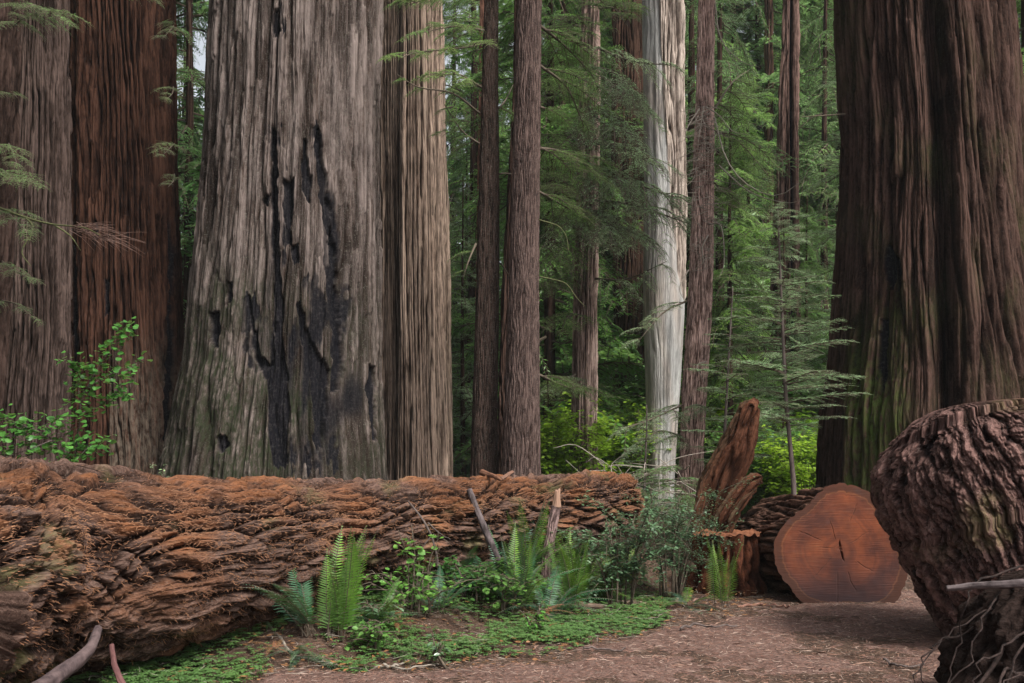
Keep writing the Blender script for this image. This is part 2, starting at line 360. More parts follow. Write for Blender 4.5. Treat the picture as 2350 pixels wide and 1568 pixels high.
# D : huge grey burnt trunk
SD = [[(288, 622, 5), (400, 626, 9), (600, 634, 9), (800, 640, 12), (850, 636, 26), (1000, 640, 24), (1075, 642, 16)],
      [(410, 659, 12), (470, 662, 11), (560, 664, 7)], [(310, 703, 4), (400, 706, 9), (460, 712, 6)],
      [(285, 733, 4), (330, 734, 8), (450, 750, 9), (540, 765, 9), (610, 776, 10), (830, 780, 12), (900, 776, 8)],
      [(680, 566, 4), (760, 576, 6), (820, 590, 10), (850, 612, 16), (870, 626, 20)],
      [(690, 688, 5), (760, 700, 10), (850, 738, 26), (960, 742, 16), (1040, 735, 6)], [(840, 850, 14), (930, 856, 13), (1010, 862, 7)],
      [(650, 524, 8), (680, 526, 10), (690, 526, 6)], [(715, 488, 9), (760, 492, 12), (800, 494, 5)], [(20, 629, 3), (40, 630, 6), (70, 634, 8), (80, 630, 3)],
      [(440, 612, 6), (455, 606, 12), (470, 608, 5)], [(1000, 505, 8), (1020, 510, 11), (1040, 508, 6)], [(560, 676, 8), (585, 680, 12), (600, 684, 6)]]
def exD(d, at, TH, S, R, pos):
    px, py = topx(pos); front = (pos[..., 1] < 17.2)
    m = streak_mask(px, py, SD, 31)*front
    halo = streak_mask(px, py, [[(a_, b_, c_+16) for a_, b_, c_ in st_] for st_ in SD if len(st_) > 3]+[[(640, 700, 30), (760, 715, 60), (900, 725, 75), (1085, 730, 60)]], 35, 22)*front*np.clip(.15+2.4*pn(pos[..., 0]*6, pos[..., 2]*1.1+.3*pn(pos[..., 0]*20, pos[..., 2]*8, 0, 56), 3, 39), 0, .95)
    d = d-.085*m-.02*halo-.02*m*pn(pos[..., 0]*12, pos[..., 2]*5, 0, 33)
    at['char_shade'] = np.maximum(np.maximum(m*.97, halo), sstep(.45, .8, pn(pos[..., 0]*3, pos[..., 2]*.7, 2, 34)+sstep(600, 1000, py)*.3)*.85*sstep(450, 700, py)*sstep(560, 640, px))*front
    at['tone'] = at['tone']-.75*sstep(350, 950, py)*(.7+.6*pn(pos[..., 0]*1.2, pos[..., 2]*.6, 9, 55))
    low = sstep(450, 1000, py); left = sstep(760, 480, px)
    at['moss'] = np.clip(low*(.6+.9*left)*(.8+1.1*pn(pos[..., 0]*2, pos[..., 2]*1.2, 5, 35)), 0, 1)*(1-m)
    # flaking plates
    pl = sstep(.02, .06, pn(pos[..., 0]*3.4, pos[..., 2]*.45+.25*pn(pos[..., 0]*12, pos[..., 2]*3, 0, 37), 7, 36)+.08*pn(pos[..., 0]*30, pos[..., 2]*3, 0, 38))
    d = d+.022*pl
    at['groove_shade'] = at['groove_shade']*(1-.35*pl*sstep(900, 300, py)); at['tone'] = np.clip(at['tone']+.25*pl-.1, -1, 1)
    return d, at
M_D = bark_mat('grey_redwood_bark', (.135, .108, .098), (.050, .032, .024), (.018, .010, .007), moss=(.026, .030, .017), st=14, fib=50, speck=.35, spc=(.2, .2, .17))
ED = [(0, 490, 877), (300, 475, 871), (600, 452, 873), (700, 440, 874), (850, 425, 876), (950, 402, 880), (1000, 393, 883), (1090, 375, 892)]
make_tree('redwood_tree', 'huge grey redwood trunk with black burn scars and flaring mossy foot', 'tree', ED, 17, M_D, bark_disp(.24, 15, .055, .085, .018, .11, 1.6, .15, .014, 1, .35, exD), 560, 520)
# A, B, C : left trunks
M_A = bark_mat('left_edge_bark', (.05, .032, .026), (.028, .017, .013), (.012, .007, .005), st=10, fib=60)
make_tree('redwood_tree', 'brown redwood trunk cut by the left edge of the photo', 'tree', [(0, -170, 38), (400, -180, 27), (700, -190, 12), (1100, -215, -4)], 12.5, M_A, bark_disp(.13, 9, .05, .05, .015, .05, 1.6, .2, .01, 2), 260, 300)
M_B = bark_mat('grey_brown_bark', (.070, .049, .042), (.034, .022, .017), (.020, .012, .009), moss=(.09, .10, .06), st=14, fib=60)
make_tree('redwood_tree', 'grey-brown furrowed redwood trunk second from the left edge', 'tree', [(0, 22, 160), (300, 12, 163), (600, 4, 164), (850, -10, 160), (1100, -30, 152)], 15, M_B, bark_disp(.11, 14, .05, .045, .015, .05, 1.6, .2, .008, 3), 320, 340)
def exC(d, at, TH, S, R, pos):
    px, py = topx(pos)
    m = streak_mask(px, py, [[(500, 390, 4), (600, 398, 7), (700, 394, 5)], [(560, 166, 7), (800, 168, 9), (900, 166, 4)], [(500, 216, 3), (540, 217, 4), (560, 216, 3)], [(700, 392, 6), (860, 396, 8), (900, 392, 4)], [(860, 385, 5), (1010, 386, 8)], [(640, 242, 7), (700, 245, 8), (720, 244, 6)]], 41, 6)
    d = d-.05*m; at['char_shade'] = m*.95
    at['moss'] = sstep(700, 1000, py)*.5*(px > 250)
    return d, at
M_C = bark_mat('dark_red_bark', (.050, .024, .016), (.021, .010, .007), (.012, .006, .004), moss=(.17, .14, .11), st=18, fib=70)
make_tree('redwood_tree', 'dark reddish-brown redwood trunk with fine vertical ridges beside the huge grey one', 'tree', [(0, 152, 396), (300, 156, 400), (500, 158, 405), (700, 158, 411), (800, 156, 416), (900, 152, 425), (1080, 140, 445)], 18, M_C, bark_disp(.11, 16, .06, .05, .018, .10, 2.2, .22, .01, 4, .35, exC), 460, 420)
# E
def exE(d, at, TH, S, R, pos):
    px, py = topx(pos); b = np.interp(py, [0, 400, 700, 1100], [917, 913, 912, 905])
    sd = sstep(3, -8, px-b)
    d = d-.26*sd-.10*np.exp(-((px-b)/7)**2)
    at['groove_shade'] = np.clip(at['groove_shade']*1.7+.5*sd, 0, 1)  # left third coloured darker too, standing in for the shade on it
    return d, at
M_E = bark_mat('pale_striped_bark', (.44, .325, .255), (.21, .14, .103), (.014, .008, .005), st=30, fib=60)
make_tree('redwood_tree', 'straight pale redwood trunk with even vertical stripes right of the huge grey trunk', 'tree', [(0, 836, 1018), (300, 832, 1022), (650, 832, 1030), (900, 832, 1035), (1090, 832, 1040)], 21, M_E, bark_disp(.11, 40, .055, .05, .018, .10, 1.8, .22, .004, 5, .25, exE), 380, 330)
# F, F2, G, G2
M_F = bark_mat('thin_dark_bark', (.058, .038, .031), (.034, .022, .017), (.018, .011, .009), moss=(.14, .15, .11), st=7, fib=90, speck=.25)
M_G = bark_mat('brown_young_bark', (.105, .072, .063), (.066, .044, .038), (.038, .022, .018), moss=(.14, .12, .1), st=7, fib=90, speck=.3, spc=(.26, .22, .2))
bdF = lambda s: bark_disp(.055, 9, .012, .03, .007, .02, 1.2, .25, .004, s, .5)
tF = make_tree('redwood_tree', 'thin dark upright redwood trunk left of the broader brown trunk', 'tree', [(0, 1109, 1144), (200, 1104, 1144), (450, 1097, 1147), (700, 1091, 1146), (950, 1083, 1143), (1090, 1079, 1142)], 17.5, M_F, bdF(6), 150, 280)
tG = make_tree('redwood_tree', 'straight purplish-brown trunk of middling width at the centre of the photo', 'tree', [(0, 1185, 1244), (300, 1177, 1241), (650, 1168, 1237), (900, 1158, 1238), (1090, 1150, 1241)], 17, M_G, bdF(7), 200, 300)
M_G2 = bark_mat('dark_back_bark', (.075, .045, .035), (.04, .024, .018), (.01, .006, .005), st=9, fib=70)
make_tree('redwood_tree', 'dark leaning trunk tucked between the two slim middle trunks', 'tree', [(300, 1172, 1192), (500, 1160, 1190), (700, 1150, 1185), (900, 1144, 1180), (1090, 1138, 1178)], 18.2, M_G2, bark_disp(.09, 12, .03, .04, .01, .03, 1.2, .2, .006, 8), 120, 220, ztop=16)
M_red = bark_mat('reddish_bark', (.24, .12, .085), (.15, .07, .05), (.05, .022, .015), st=12, fib=60)
make_tree('redwood_tree', 'very slender reddish trunk just behind the thin dark trunk', 'tree', [(0, 1100, 1113), (400, 1095, 1112), (800, 1088, 1104), (1090, 1084, 1100)], 27, M_red, bdF(9), 60, 160)
# H, I, J, K, L
def exH(d, at, TH, S, R, pos):
    px, py = topx(pos); c = np.interp(py, [0, 1090], [1350, 1338]); at['groove_shade'] = np.clip(at['groove_shade']+.3*sstep(4, -6, px-c), 0, 1); d = d-.08*np.exp(-((px-c)/5)**2)  # left half darkened in colour, as if lit from the right
    return d, at
M_H = bark_mat('brown_ridged_bark', (.40, .29, .25), (.19, .12, .095), (.035, .017, .012), st=16, fib=60)
tH = make_tree('redwood_tree', 'ridged brown trunk half hidden by sprays left of the white trunk', 'tree', [(0, 1334, 1378), (300, 1326, 1376), (700, 1316, 1371), (1000, 1311, 1371), (1090, 1308, 1374)], 21, M_H, bark_disp(.09, 16, .035, .04, .012, .05, 1.8, .22, .006, 10, .3, exH), 180, 260)
M_I = bark_mat('dark_brown_bark', (.12, .07, .052), (.065, .036, .026), (.012, .007, .005), st=16, fib=60)  # even dark brown bark for the trunks farther back
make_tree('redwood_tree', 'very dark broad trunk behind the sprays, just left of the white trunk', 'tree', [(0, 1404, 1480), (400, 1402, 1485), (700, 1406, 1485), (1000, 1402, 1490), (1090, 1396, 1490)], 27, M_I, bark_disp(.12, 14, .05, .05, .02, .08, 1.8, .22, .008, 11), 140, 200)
def exJ(d, at, TH, S, R, pos):
    px, py = topx(pos); b = np.interp(py, [0, 150, 300, 500, 650, 750], [1512, 1520, 1528, 1545, 1562, 1590]); j = 3*pn(pos[..., 0]*4, pos[..., 2]*2, 0, 50)
    m = sstep(2, -2, px+j-b)
    at['bare'] = m*np.clip(.8+.8*pn(pos[..., 0]*4, pos[..., 2]*.7, 0, 51), 0, 1); at['groove_shade'] = at['groove_shade']*(1-.9*m)
    flat = d*.15+.02*pn(np.cos(TH)*3, np.sin(TH)*3, S*.1, 52)
    d = d*(1-m)+(flat-.03)*m
    at['moss'] = m*sstep(450, 900, py)*sstep(1545, 1480, px)*.8
    at['bare'] = at['bare']*(1-at['moss']*.6)
    return d, at
M_J = bark_mat('weathered_white_bark', (.36, .30, .26), (.22, .165, .135), (.06, .04, .03), moss=(.24, .25, .15), st=20, fib=55, bare=(.50, .49, .475))
make_tree('redwood_tree', 'pale white-grey barkless trunk standing bright among the greenery', 'tree', [(0, 1469, 1567), (200, 1472, 1570), (400, 1474, 1574), (700, 1472, 1574), (850, 1476, 1566), (1000, 1482, 1556), (1120, 1484, 1550)], 22, M_J, bark_disp(.13, 16, .05, .05, .016, .10, 1.8, .2, .006, 12, .35, exJ), 280, 300)
M_K = bark_mat('red_brown_bark', (.42, .29, .25), (.20, .115, .09), (.035, .015, .011), st=9, fib=60)
tK = make_tree('redwood_tree', 'slender red-brown deeply ridged trunk right of the white trunk with dead twigs on it', 'tree', [(0, 1601, 1641), (200, 1596, 1640), (500, 1586, 1640), (700, 1578, 1637), (900, 1564, 1624), (1030, 1560, 1617), (1150, 1550, 1612)], 17, M_K, bark_disp(.055, 9, .022, .03, .008, .03, 1.6, .25, .004, 13, .35), 190, 320)
def exL(d, at, TH, S, R, pos):
    px, py = topx(pos); c = np.interp(py, [0, 550], [1815, 1820]); m = sstep(6, 3, abs(px-c+3*pn(pos[..., 2]*.5, 0, 0, 60))); at['char_shade'] = m; return d-.1*m, at
M_L = bark_mat('far_trunk_bark', (.15, .095, .08), (.085, .05, .04), (.03, .016, .012), st=14, fib=40)
tL = make_tree('redwood_tree', 'distant brown trunk with black stripe standing above the pale sapling', 'tree', [(0, 1796, 1834), (300, 1786, 1834), (550, 1772, 1838), (800, 1766, 1842), (1090, 1760, 1850)], 26, M_L, bark_disp(.14, 14, .06, .06, .02, .1, 1.8, .22, .01, 14, .7, exL), 110, 160, ztop=32)
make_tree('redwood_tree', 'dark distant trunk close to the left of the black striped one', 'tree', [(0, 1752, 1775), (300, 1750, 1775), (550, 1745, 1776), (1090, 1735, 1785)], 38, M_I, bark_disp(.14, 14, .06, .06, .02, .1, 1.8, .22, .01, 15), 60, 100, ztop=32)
# M
SM = [[(560, 2030, 8), (590, 2034, 16), (640, 2034, 13), (660, 2036, 6)], [(590, 2056, 5), (620, 2058, 9), (660, 2058, 5)], [(730, 2016, 6), (850, 2012, 8), (900, 2014, 4)]]
def exM(d, at, TH, S, R, pos):
    px, py = topx(pos)
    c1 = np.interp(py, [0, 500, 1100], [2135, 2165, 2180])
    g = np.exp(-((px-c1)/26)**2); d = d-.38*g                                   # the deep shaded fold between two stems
    at['groove_shade'] = np.clip(at['groove_shade']+.5*g, 0, 1)  # fold coloured dark as well, painted shade on top of the real dip
    for a, b, w, k in ((1990, 1950, 9, .09), (2040, 2030, 8, .07), (2250, 2280, 10, .07)):
        c = np.interp(py, [0, 1100], [a, b])+10*pn(py/200, a, 0, 3); d = d-k*np.exp(-((px-c)/w)**2)
    m = streak_mask(px, py, SM, 61, 7); d = d-.06*m; at['char_shade'] = m*.95
    at['moss'] = np.clip(sstep(650, 980, py)*sstep(2130, 2040, px)*sstep(1915, 1950, px)*.8+.3*pn(pos[..., 0]*3, pos[..., 2], 0, 62), 0, 1)
    return d, at
M_M = bark_mat('right_giant_bark', (.058, .034, .027), (.027, .014, .010), (.014, .008, .006), moss=(.055, .085, .02), st=10, fib=60, speck=.12, spc=(.12, .12, .10))
make_tree('redwood_tree', 'massive dark double-fluted redwood trunk on the right with mossy green foot', 'tree', [(0, 1925, 2308), (200, 1935, 2326), (300, 1940, 2333), (450, 1936, 2348), (600, 1925, 2366), (850, 1905, 2400), (970, 1885, 2420), (1100, 1880, 2440)], 14.5, M_M, bark_disp(.18, 14, .05, .065, .018, .14, 1.9, .2, .01, 16, .4, exM), 500, 480)

# ------------------------------------------------------------------ foliage templates
def limb_template(seed, nlat=26, step=.028, tw=.07, wid=.34, droop=.42, flat=.5):
    r = np.random.default_rng(seed); V = []; wood = []
    xs = np.sort(r.uniform(.12, 1, nlat)); bend = r.uniform(-.15, .15)
    def axis(t): return np.stack([t, bend*t*t, .12*t-droop*t*t], -1)
    wood.append((axis(np.linspace(0, 1, 7)), .014, .003))
    for k, x in enumerate(xs):
        p = axis(np.array(x)); sgn = 1 if k % 2 else -1
        L = (.46*(1-.62*x)+.05)*r.uniform(.7, 1.2); a = r.uniform(.75, 1.15)
        d = np.array([math.cos(a), sgn*math.sin(a), r.uniform(-.1, .15)]); dr = r.uniform(.15, .55)*droop*1.6
        n = max(4, int(L/step)); t = (np.arange(n)+.5)/n
        q = p+d*(L*t)[:, None]+np.array([0, 0, -1])*(dr*L*2*t*t)[:, None]
        wood.append((np.array([p, p+d*L*.5+np.array([0, 0, -dr*L*.5]), q[-1]]), .005, .0015))
        dirs = d+np.array([0, 0, -1])*(dr*2.2*t)[:, None]; dirs /= np.linalg.norm(dirs, axis=1)[:, None]
        side = np.cross(dirs, [0, 0, 1.]); side /= np.linalg.norm(side, axis=1)[:, None]
        for sg in (-1, 1):
            l = tw*(1.15-.7*t)*r.uniform(.7, 1.35, n)
            aa = r.uniform(.6, 1.2, n)
            e = dirs*np.cos(aa)[:, None]+side*(sg*np.sin(aa))[:, None]+np.array([0, 0, -1])*r.uniform(-.1, flat, n)[:, None]
            e /= np.linalg.norm(e, axis=1)[:, None]
            wv = np.cross(e, r.normal(size=(n, 3))*.45+[0, 0, 1]); wv /= np.linalg.norm(wv, axis=1)[:, None]
            w = l*wid*.5
            V.append(np.stack([q, q+e*(l*.45)[:, None]+wv*w[:, None], q+e*l[:, None], q+e*(l*.55)[:, None]-wv*w[:, None]], 1))
    return np.concatenate(V).reshape(-1, 3), wood
LIMBS = [limb_template(100+i) for i in range(5)]
FINE = [limb_template(200+i, 32, .018, .042, .26) for i in range(4)]
FLATL = [limb_template(300+i, 26, .026, .055, .22, .12, .12) for i in range(3)]
HANG = [limb_template(400+i, 26, .022, .055, .20, .75, .9) for i in range(3)]
def place_limb(mb, tmpl, base, az, pitch, scale, roll=0, thin=None):
    V, wood = tmpl
    ca, sa, cp, sp, cr, sr = math.cos(az), math.sin(az), math.cos(pitch), math.sin(pitch), math.cos(roll), math.sin(roll)
    Rz = np.array([[ca, -sa, 0], [sa, ca, 0], [0, 0, 1]]); Ry = np.array([[cp, 0, -sp], [0, 1, 0], [sp, 0, cp]]); Rx = np.array([[1, 0, 0], [0, cr, -sr], [0, sr, cr]])
    M = (Rz@Ry@Rx).T*scale
    v = V@M+base
    if thin is not None:
        v = v.reshape(-1, 4, 3)[RNG.random(len(v)//4) < thin].reshape(-1, 3)
    mb.add(v, np.arange(len(v)).reshape(-1, 4), None, 0)
    for pts, r0, r1 in wood:
        tube(mb, np.asarray(pts)@M+base, r0*scale, r1*scale, max(2, len(pts)-1), 4 if r0 < .01 else 5, 1)

def crown_mesh(seed, H=16, z0=.7, n=135, R=2.6, tm=None, leaf=M_leafA, taper=.55):
    r = random.Random(seed); mb = MB(); tm = tm or LIMBS+HANG+LIMBS
    for i in range(n):
        f = (i+r.random())/n; z = z0+(H-z0)*f
        L = R*(1-taper*f)*r.uniform(.6, 1.15)
        if r.random() < .12: continue
        place_limb(mb, r.choice(tm), np.array([0, 0, z]), r.uniform(0, 2*PI), r.uniform(-.5, .35), L, r.uniform(-.6, .6))
    return mb
def build_conifer(seed, leaf, **kw):
    H = kw.get('H', 16)
    t = thing('conifer_tree', 'x', 'tree', (0, 0, 0)); c = crown_mesh(seed, leaf=leaf, **kw).build('crown', [leaf, M_twig], t, smooth=False)
    mb = MB(); rr = np.linspace(.17, .03, 40); cc = np.stack([.1*np.sin(np.linspace(0, 3, 40)), .05*np.linspace(0, 1, 40), np.linspace(-.3, H+.3, 40)], 1)
    rough_tube(mb, cc, rr, 24, bark_disp(.08, 10, .02, .04, .01, .02, 1.2, .25, .004, seed)); mb.build('trunk', M_G2, t)
    return t
PROTO = [build_conifer(1, M_leafA), build_conifer(2, M_leafB, R=3.2, n=140), build_conifer(3, M_leafP, R=2.3, tm=FLATL, n=120), build_conifer(4, M_leafB, R=2.6, tm=HANG, n=90)]
PROTO.append(build_conifer(5, M_leafA, R=2.2, n=100, tm=HANG))
used = set()
def conifer(kind, px, Y, scale, label, group=None, sink=0.0):
    X = (px-1175)/F*Y; z = float(gh(np.array(X), np.array(float(Y))))-.1-sink; rz = random.uniform(0, 6.28)
    p = PROTO[kind]
    if kind not in used:
        used.add(kind); t = p; t.location = (X, Y, z); t.rotation_euler = (0, 0, rz); t.scale = (scale,)*3
    else: t = dup(p, (X, Y, z), rz, scale)
    t['label'] = label
    if group: t['group'] = group
    elif 'group' in t.keys(): del t['group']
    return t
# mid-distance individual conifers
MID = [(0, 1680, 23, .62, 'bright green young conifer beside the twiggy red-brown trunk'), (2, 1800, 21, .42, 'pale feathery conifer just behind the slender sapling'), (0, 1850, 26, .5, 'green conifer deep in the gap between slender sapling and massive trunk'), (2, 1385, 30, 1.0, 'pale conifer between the ridged half-hidden trunk and the white trunk'), (0, 1235, 30, 1.2, 'tall green conifer peeping just right of the central brown trunk'),
       (2, 1065, 24, .5, 'pale green young conifer in the gap right of the striped trunk'),
       (0, 1255, 24, 1.1, 'bright green conifer right behind the central brown trunk'),
       (0, 1300, 28, 1.2, 'green conifer between the central brown trunk and the ridged half-hidden trunk'),
       (1, 1425, 31, 1.2, 'dark conifer filling the gap left of the white trunk'),
       (3, 1660, 25, 1.0, 'drooping green conifer behind the twiggy red-brown trunk'),
       (0, 1715, 29, .75, 'tall bright green conifer in the open gap right of the red-brown trunk'),
       (2, 1960, 24, .8, 'pale conifer close against the left flank of the massive right trunk'),
       (3, 1900, 33, 1.2, 'hanging-branched conifer behind the right end of the bright gap'),
       (1, 430, 27, 1.2, 'dark conifer in the narrow gap left of the huge grey trunk'),
       (1, 10, 24, 1.1, 'dark conifer behind the trunks at the left edge'),
       (0, 2365, 20, 1.2, 'green conifer at the right edge behind the massive trunk'),
       (2, 1590, 27, 1.2, 'pale conifer seen between the white trunk and the red-brown trunk')]
for k, px, Y, s_, lb in MID: conifer(k, px, Y, s_, lb)
conifer(4, 1078, 40, 1.75, 'sparse drooping conifer with bright sky through it, right of the striped trunk'); conifer(0, 1046, 50, 1.7, 'sparse far conifer edging the bright sky gap beside the striped trunk'); conifer(0, 1104, 52, 1.6, 'sparse far conifer in the bright gap just left of the thin dark trunk'); conifer(4, 418, 42, 1.6, 'sparse conifer against the sky in the narrow gap left of the huge grey trunk')
rr = random.Random(3)
def band(lo, hi, n, Y0, Y1, lab, grp, ks=(0, 1, 3, 1, 0), sc=(1.3, 1.9)):
    for i in range(n):
        px = lo+(hi-lo)*(i+rr.uniform(.2, .8))/n; k_ = rr.choice(ks); Yc = rr.uniform(Y0, Y1); s_ = rr.uniform(*sc); half = 3.0*s_/Yc*F*.7
        for a_, b_ in ((1052, 1100), (404, 432)):          # the bright sky gaps stay open
            if px+half > a_ and px-half < b_: s_ = min(s_, 1.0*Yc/44)
        conifer(k_, px, Yc, s_, lab, grp)
band(1230, 1600, 8, 34, 46, 'far conifer in the green mass behind the white trunk', 'far conifers behind the white trunk')
band(1600, 1960, 9, 36, 50, 'far conifer in the green gap between the red-brown and massive right trunks', 'far conifers in the right gap')
band(1040, 1110, 1, 44, 52, 'far conifer showing against the bright sky gap right of the striped trunk', 'far conifers at the bright gap')
band(390, 500, 2, 42, 56, 'far conifer seen in the narrow gap left of the huge grey trunk', 'far conifers in the left gap')
band(-150, 200, 3, 34, 44, 'far conifer behind the trunks at the left edge of the photo', 'far conifers at the left edge')
band(2280, 2480, 3, 30, 44, 'far conifer behind the massive trunk at the right edge of the photo', 'far conifers at the right edge')
band(1150, 2050, 16, 58, 85, 'farthest conifer at the back of the forest between centre and right', 'farthest conifers right of centre', sc=(1.6, 2.2))
band(-200, 1000, 10, 60, 85, 'farthest conifer at the back of the forest on the left half', 'farthest conifers left of centre', sc=(1.5, 2.2))

for x_, y_, lb in ((-13, 7, 'unseen big conifer added outside the left side to shade the left trunks'), (-16, 15, 'second unseen conifer added for shade beyond the first one')):  # unseen trees, added to keep sky light off the left trunks
    t_ = dup(PROTO[1], (x_, y_, 0), x_, 2.2, lb)
    if 'group' in t_.keys(): del t_['group']
# ------------------------------------------------------------------ bushes (broad leaves through a volume)
def bush_mesh(seed, R=1.2, H=1.6, n=2600, ls=.05, lw=.7, stems=14):
    r = np.random.default_rng(seed); mb = MB(); w = MB()
    tips = []
    for i in range(stems):
        a = r.uniform(0, 2*PI); rad = R*math.sqrt(r.random())*.8; h = H*r.uniform(.6, 1)
        p = np.array([[0.1*math.cos(a), .1*math.sin(a), 0], [rad*.5*math.cos(a), rad*.5*math.sin(a), h*.6], [rad*math.cos(a), rad*math.sin(a), h]])
        c = tube(w, p, .012, .003, 6, 5, 0)
        for k in range(7):
            b = c[r.integers(2, 7)]; e = b+r.normal(size=3)*np.array([R*.28, R*.28, H*.10]); tube(w, [b, (b+e)/2+[0, 0, .03], e], .005, .0015, 3, 4, 0); tips.append((b, e))
    k = r.integers(0, len(tips), n); B = np.array([t[0] for t in tips])[k]; E = np.array([t[1] for t in tips])[k]
    p = B+(E-B)*r.uniform(.1, 1.15, (n, 1))+r.normal(size=(n, 3))*R*.045
    a = r.uniform(0, 2*PI, n); e = np.stack([np.cos(a), np.sin(a), r.uniform(-.6, .3, n)], 1); e /= np.linalg.norm(e, axis=1)[:, None]
    s = np.cross(e, r.normal(size=(n, 3))*.3+[0, 0, 1]); s /= np.linalg.norm(s, axis=1)[:, None]
    l = ls*r.uniform(.6, 1.3, n); nrm = np.cross(s, e)
    ww = (l*lw*.5)[:, None]; l = l[:, None]
    V = np.stack([p, p+e*l*.3+s*ww*.9+nrm*l*.06, p+e*l*.7+s*ww*.75+nrm*l*.05, p+e*l, p+e*l*.7-s*ww*.75+nrm*l*.05, p+e*l*.3-s*ww*.9+nrm*l*.06], 1).reshape(-1, 3)
    i0 = np.arange(n)[:, None]*6
    Q = np.concatenate([i0+[0, 1, 2, 3], i0+[0, 3, 4, 5]])
    mb.add(V, Q); return mb, w
def bush(name, label, cat, loc, mat, seed, group=None, **kw):
    t = thing(name, label, cat, loc, group); a, w = bush_mesh(seed, **kw)
    a.build('foliage', mat, t, smooth=False); w.build('stems', M_twig, t); return t
b1 = bush('leafy_bush', 'bright yellow-green bush lit up left of the massive right trunk', 'bush', P(1850, 1020, 22)*[1, 1, 0], M_lime, 21, R=1.6, H=2.3, n=5200, ls=.11, stems=26)
b2 = bush('leafy_bush', 'mid-green bush below the pale sapling, behind the leaning snag', 'bush', P(1740, 1020, 20)*[1, 1, 0], M_under, 22, R=1.5, H=1.9, n=5200, ls=.10, stems=24)
b3 = dup(b1, P(1780, 1000, 30)*[1, 1, 0], 2, 1.2, 'yellow-green bush farther back, behind the foot of the thin sapling')
b4 = dup(b2, P(1270, 1000, 23)*[1, 1, 0], 1, 1.0, 'green bush behind the log just right of the central brown trunk')
b5 = dup(b2, P(1400, 1000, 26)*[1, 1, 0], 2, 1.2, 'green bush behind the foot of the ridged half-hidden trunk')
b6 = dup(b1, P(1275, 1000, 34)*[1, 1, 0], 4, 1.1, 'lime bush glimpsed far behind the gap right of the central brown trunk')
b7 = dup(b2, P(1058, 1000, 26)*[1, 1, 0], 5, 1.1, 'green bush behind the log right of the pale striped trunk')
b8 = dup(b2, P(1650, 1000, 23)*[1, 1, 0], 3, .9, 'green bush at the foot of the twiggy red-brown trunk')
b9 = dup(b1, P(1862, 1000, 18.5)*[1, 1, 0], 3.6, .78, 'low lime-green bush left of the mossy foot of the massive right trunk')
for px, Y, s_, lb in [(1275, 21, 1.0, 'bright bush close behind the log right of the central brown trunk'), (1398, 23, 1.1, 'bright bush close behind the log between ridged and dark trunks'), (1600, 24, 1.2, 'bright bush between the white trunk and the red-brown trunk')]:
    dup(b1, P(px, 1000, Y)*[1, 1, 0], px*.7, s_, lb)
for px, Y, s_, lb in [(1290, 26, 1.9, 'tall green bush between the central brown trunk and the ridged half-hidden trunk'), (1395, 29, 2.0, 'tall dim bush between the ridged trunk and the dark broad trunk'), (1445, 25, 1.5, 'green bush just left of the foot of the white trunk'), (1690, 27, 2.1, 'tall green bush behind the leaning snags'), (1925, 25, 1.8, 'tall bush against the left side of the massive right trunk')]:
    dup(b2, P(px, 1000, Y)*[1, 1, 0], px*.37, s_, lb)
for i, (px, Y, s_) in enumerate([(1160, 40, 1.8), (1330, 42, 1.8), (1480, 40, 1.9), (1600, 42, 1.9), (1700, 44, 2), (1820, 42, 2), (1920, 38, 1.9), (1060, 42, 1.8), (430, 38, 1.8), (2000, 40, 2)]):
    d = dup(b2, P(px, 1000, Y)*[1, 1, 0]+[0, 0, float(gh(np.array(0.), np.array(float(Y))))], i*1.3, s_, 'understory bush at the far back under the distant conifers'); d['group'] = 'understory bushes far back'

# ------------------------------------------------------------------ particular branches with foliage
def tree_branch(tree, pts, tm, scale, nlimb=6, leaf=M_leafA, wood=M_twig, r0=.03, spread=.5, thin=.8, down=-.1, name='branch'):
    t = tree[0]; off = np.array(t.location)
    pts = np.array(pts)-off; w = MB(); c = tube(w, pts, r0, r0*.25, 12, 6, 0)
    b = w.build(name, wood, t)
    if False:
        for i in range(9):
            k = random.randint(3, 12); e = c[k]+np.array([random.uniform(-.3, .3), random.uniform(-.2, .1), random.uniform(-.4, .15)])*min(1, 12*r0/.14)
            w2 = MB() if i == 0 else w2; tube(w2, [c[k], (c[k]+e)/2+RNG.normal(size=3)*.03, e], r0*.3, r0*.08, 5, 4)
        w2.build('side_twigs', wood, b)
    if nlimb:
        mb = MB()
        for i in range(nlimb):
            f = (i+.6)/nlimb; k = min(12, int(f*12)); d = c[min(12, k+1)]-c[max(0, k-1)]
            az = math.atan2(d[1], d[0])+(spread*(1 if i % 2 else -1) if i < nlimb-1 else 0)+random.uniform(-.25, .25)
            place_limb(mb, random.choice(tm), c[k], az, down+random.uniform(-.15, .15), scale*random.uniform(.75, 1.15)*(1-.35*f), random.uniform(-.3, .3), thin)
        mb.build('foliage', [leaf, M_twig], b, smooth=False)
    return b
def find(label): return TREES[label]
tA = find('brown redwood trunk cut by the left edge of the photo'); tE = find('straight pale redwood trunk with even vertical stripes right of the huge grey trunk')
